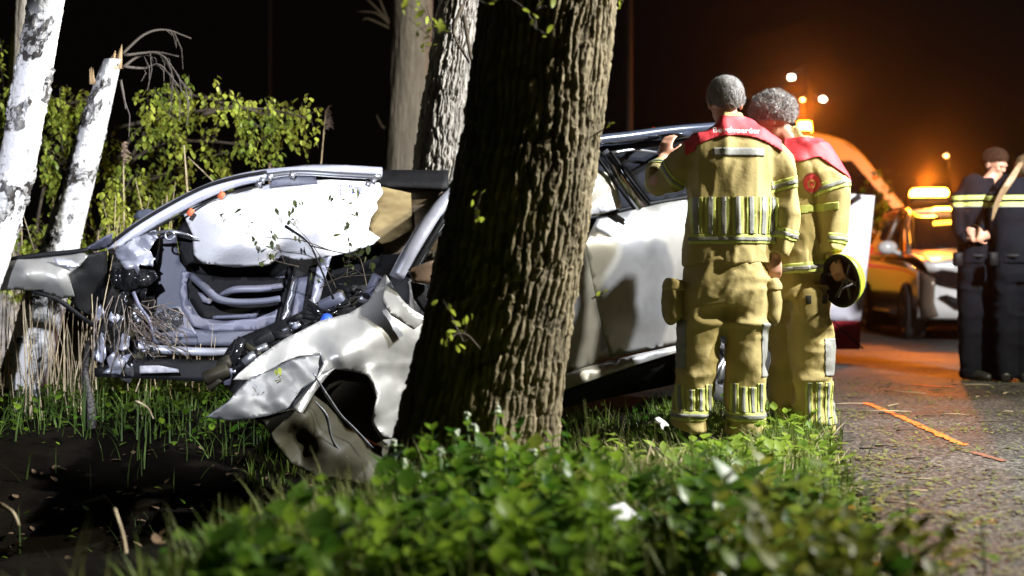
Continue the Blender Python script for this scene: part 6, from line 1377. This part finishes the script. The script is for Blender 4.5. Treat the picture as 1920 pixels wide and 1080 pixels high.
# small tree behind the service car
st = thing('small_tree', 'small leafy tree by the low street lamp, left of the service car', 'tree', tuple(P(1650, 560, 22))); mb = MB(); mb.tube([P(1650, 605, 22), P(1648, 480, 22), P(1645, 380, 22)], [.06, .04, .02], 6); mb.build('trunk', M_twig, st)
m = 260; Vt3, Ft3 = leaf_t(.5, 2); pos = np.array([tuple(P(1646 + RNG.normal(0, 16), 400 + RNG.normal(0, 34), 22 + RNG.normal(0, .4))) for k in range(m)]); o = scatter('crown', Vt3, Ft3, pos, .10 + .06 * rnd(m), rnd(m) * 6.28, 1 + rnd(m) * 1.5, M_weed); o.parent = st; o.data.transform(Matrix.Translation(-st.location))

# twigs and crumbs on the road
for k in range(46):
    Yd = random.uniform(4.3, 9.6); x = float(road_edge(Yd)) + random.random() ** 1.6 * 1.6 + .08; a = random.gauss(0, .5); L_ = random.uniform(.03, .16) * (1 + (Yd > 7)); mb = MB()
    mb.tube([(x, Yd, .012), (x + L_ * .5 * math.cos(a), Yd + L_ * .5 * math.sin(a), .016), (x + L_ * math.cos(a + .15), Yd + L_ * math.sin(a + .15), .010)], [.004, .003, .002], 5); tag(mb.build('twig', random.choice([M_twig, M_twig, M_straw])), 'small broken twig lying on the asphalt', 'twig', 'broken twigs on the asphalt')
n = 11000; Yd = 3.2 + 7 * rnd(n) ** 1.2; X = road_edge(Yd) + rnd(n) ** 2.0 * 2.2 - .02
kk = vnoise(np.column_stack([X * 2.5, Yd * 2.5, X * 0]), 77) + RNG.normal(0, .35, n) > -.05; X, Yd = X[kk], Yd[kk]; n = len(X)
scatter('leaf_litter', *leaf_t(.4, 2, .1, .1), np.column_stack([X, Yd, np.full(n, .010)]), .010 + .034 * rnd(n) ** 2, rnd(n) * 6.28, 1.2 + .3 * rnd(n), LEAF('litter_leaf', (.20, .21, .05), (.09, .10, .03), .6, .2), label='scattered leaf litter and crumbs of moss on the asphalt', cat='litter')

# thin volume added to spread a glow around the beacons
mb = MB(); mb.box((5, 40, 7), (120, 130, 18), bev=0); hz = mb.build('haze', None, smooth=False); hz['kind'] = 'stuff'
hm = bpy.data.materials.new('haze'); hm.use_nodes = True; nt = hm.node_tree; nt.nodes.remove(nt.nodes['Principled BSDF']); pv = nt.nodes.new('ShaderNodeVolumePrincipled')
pv.inputs['Color'].default_value = (.95, .95, .95, 1); pv.inputs['Density'].default_value = .0007; pv.inputs['Anisotropy'].default_value = .955
nt.links.new(pv.outputs[0], nt.nodes['Material Output'].inputs['Volume']); hz.data.materials.clear(); hz.data.materials.append(hm)
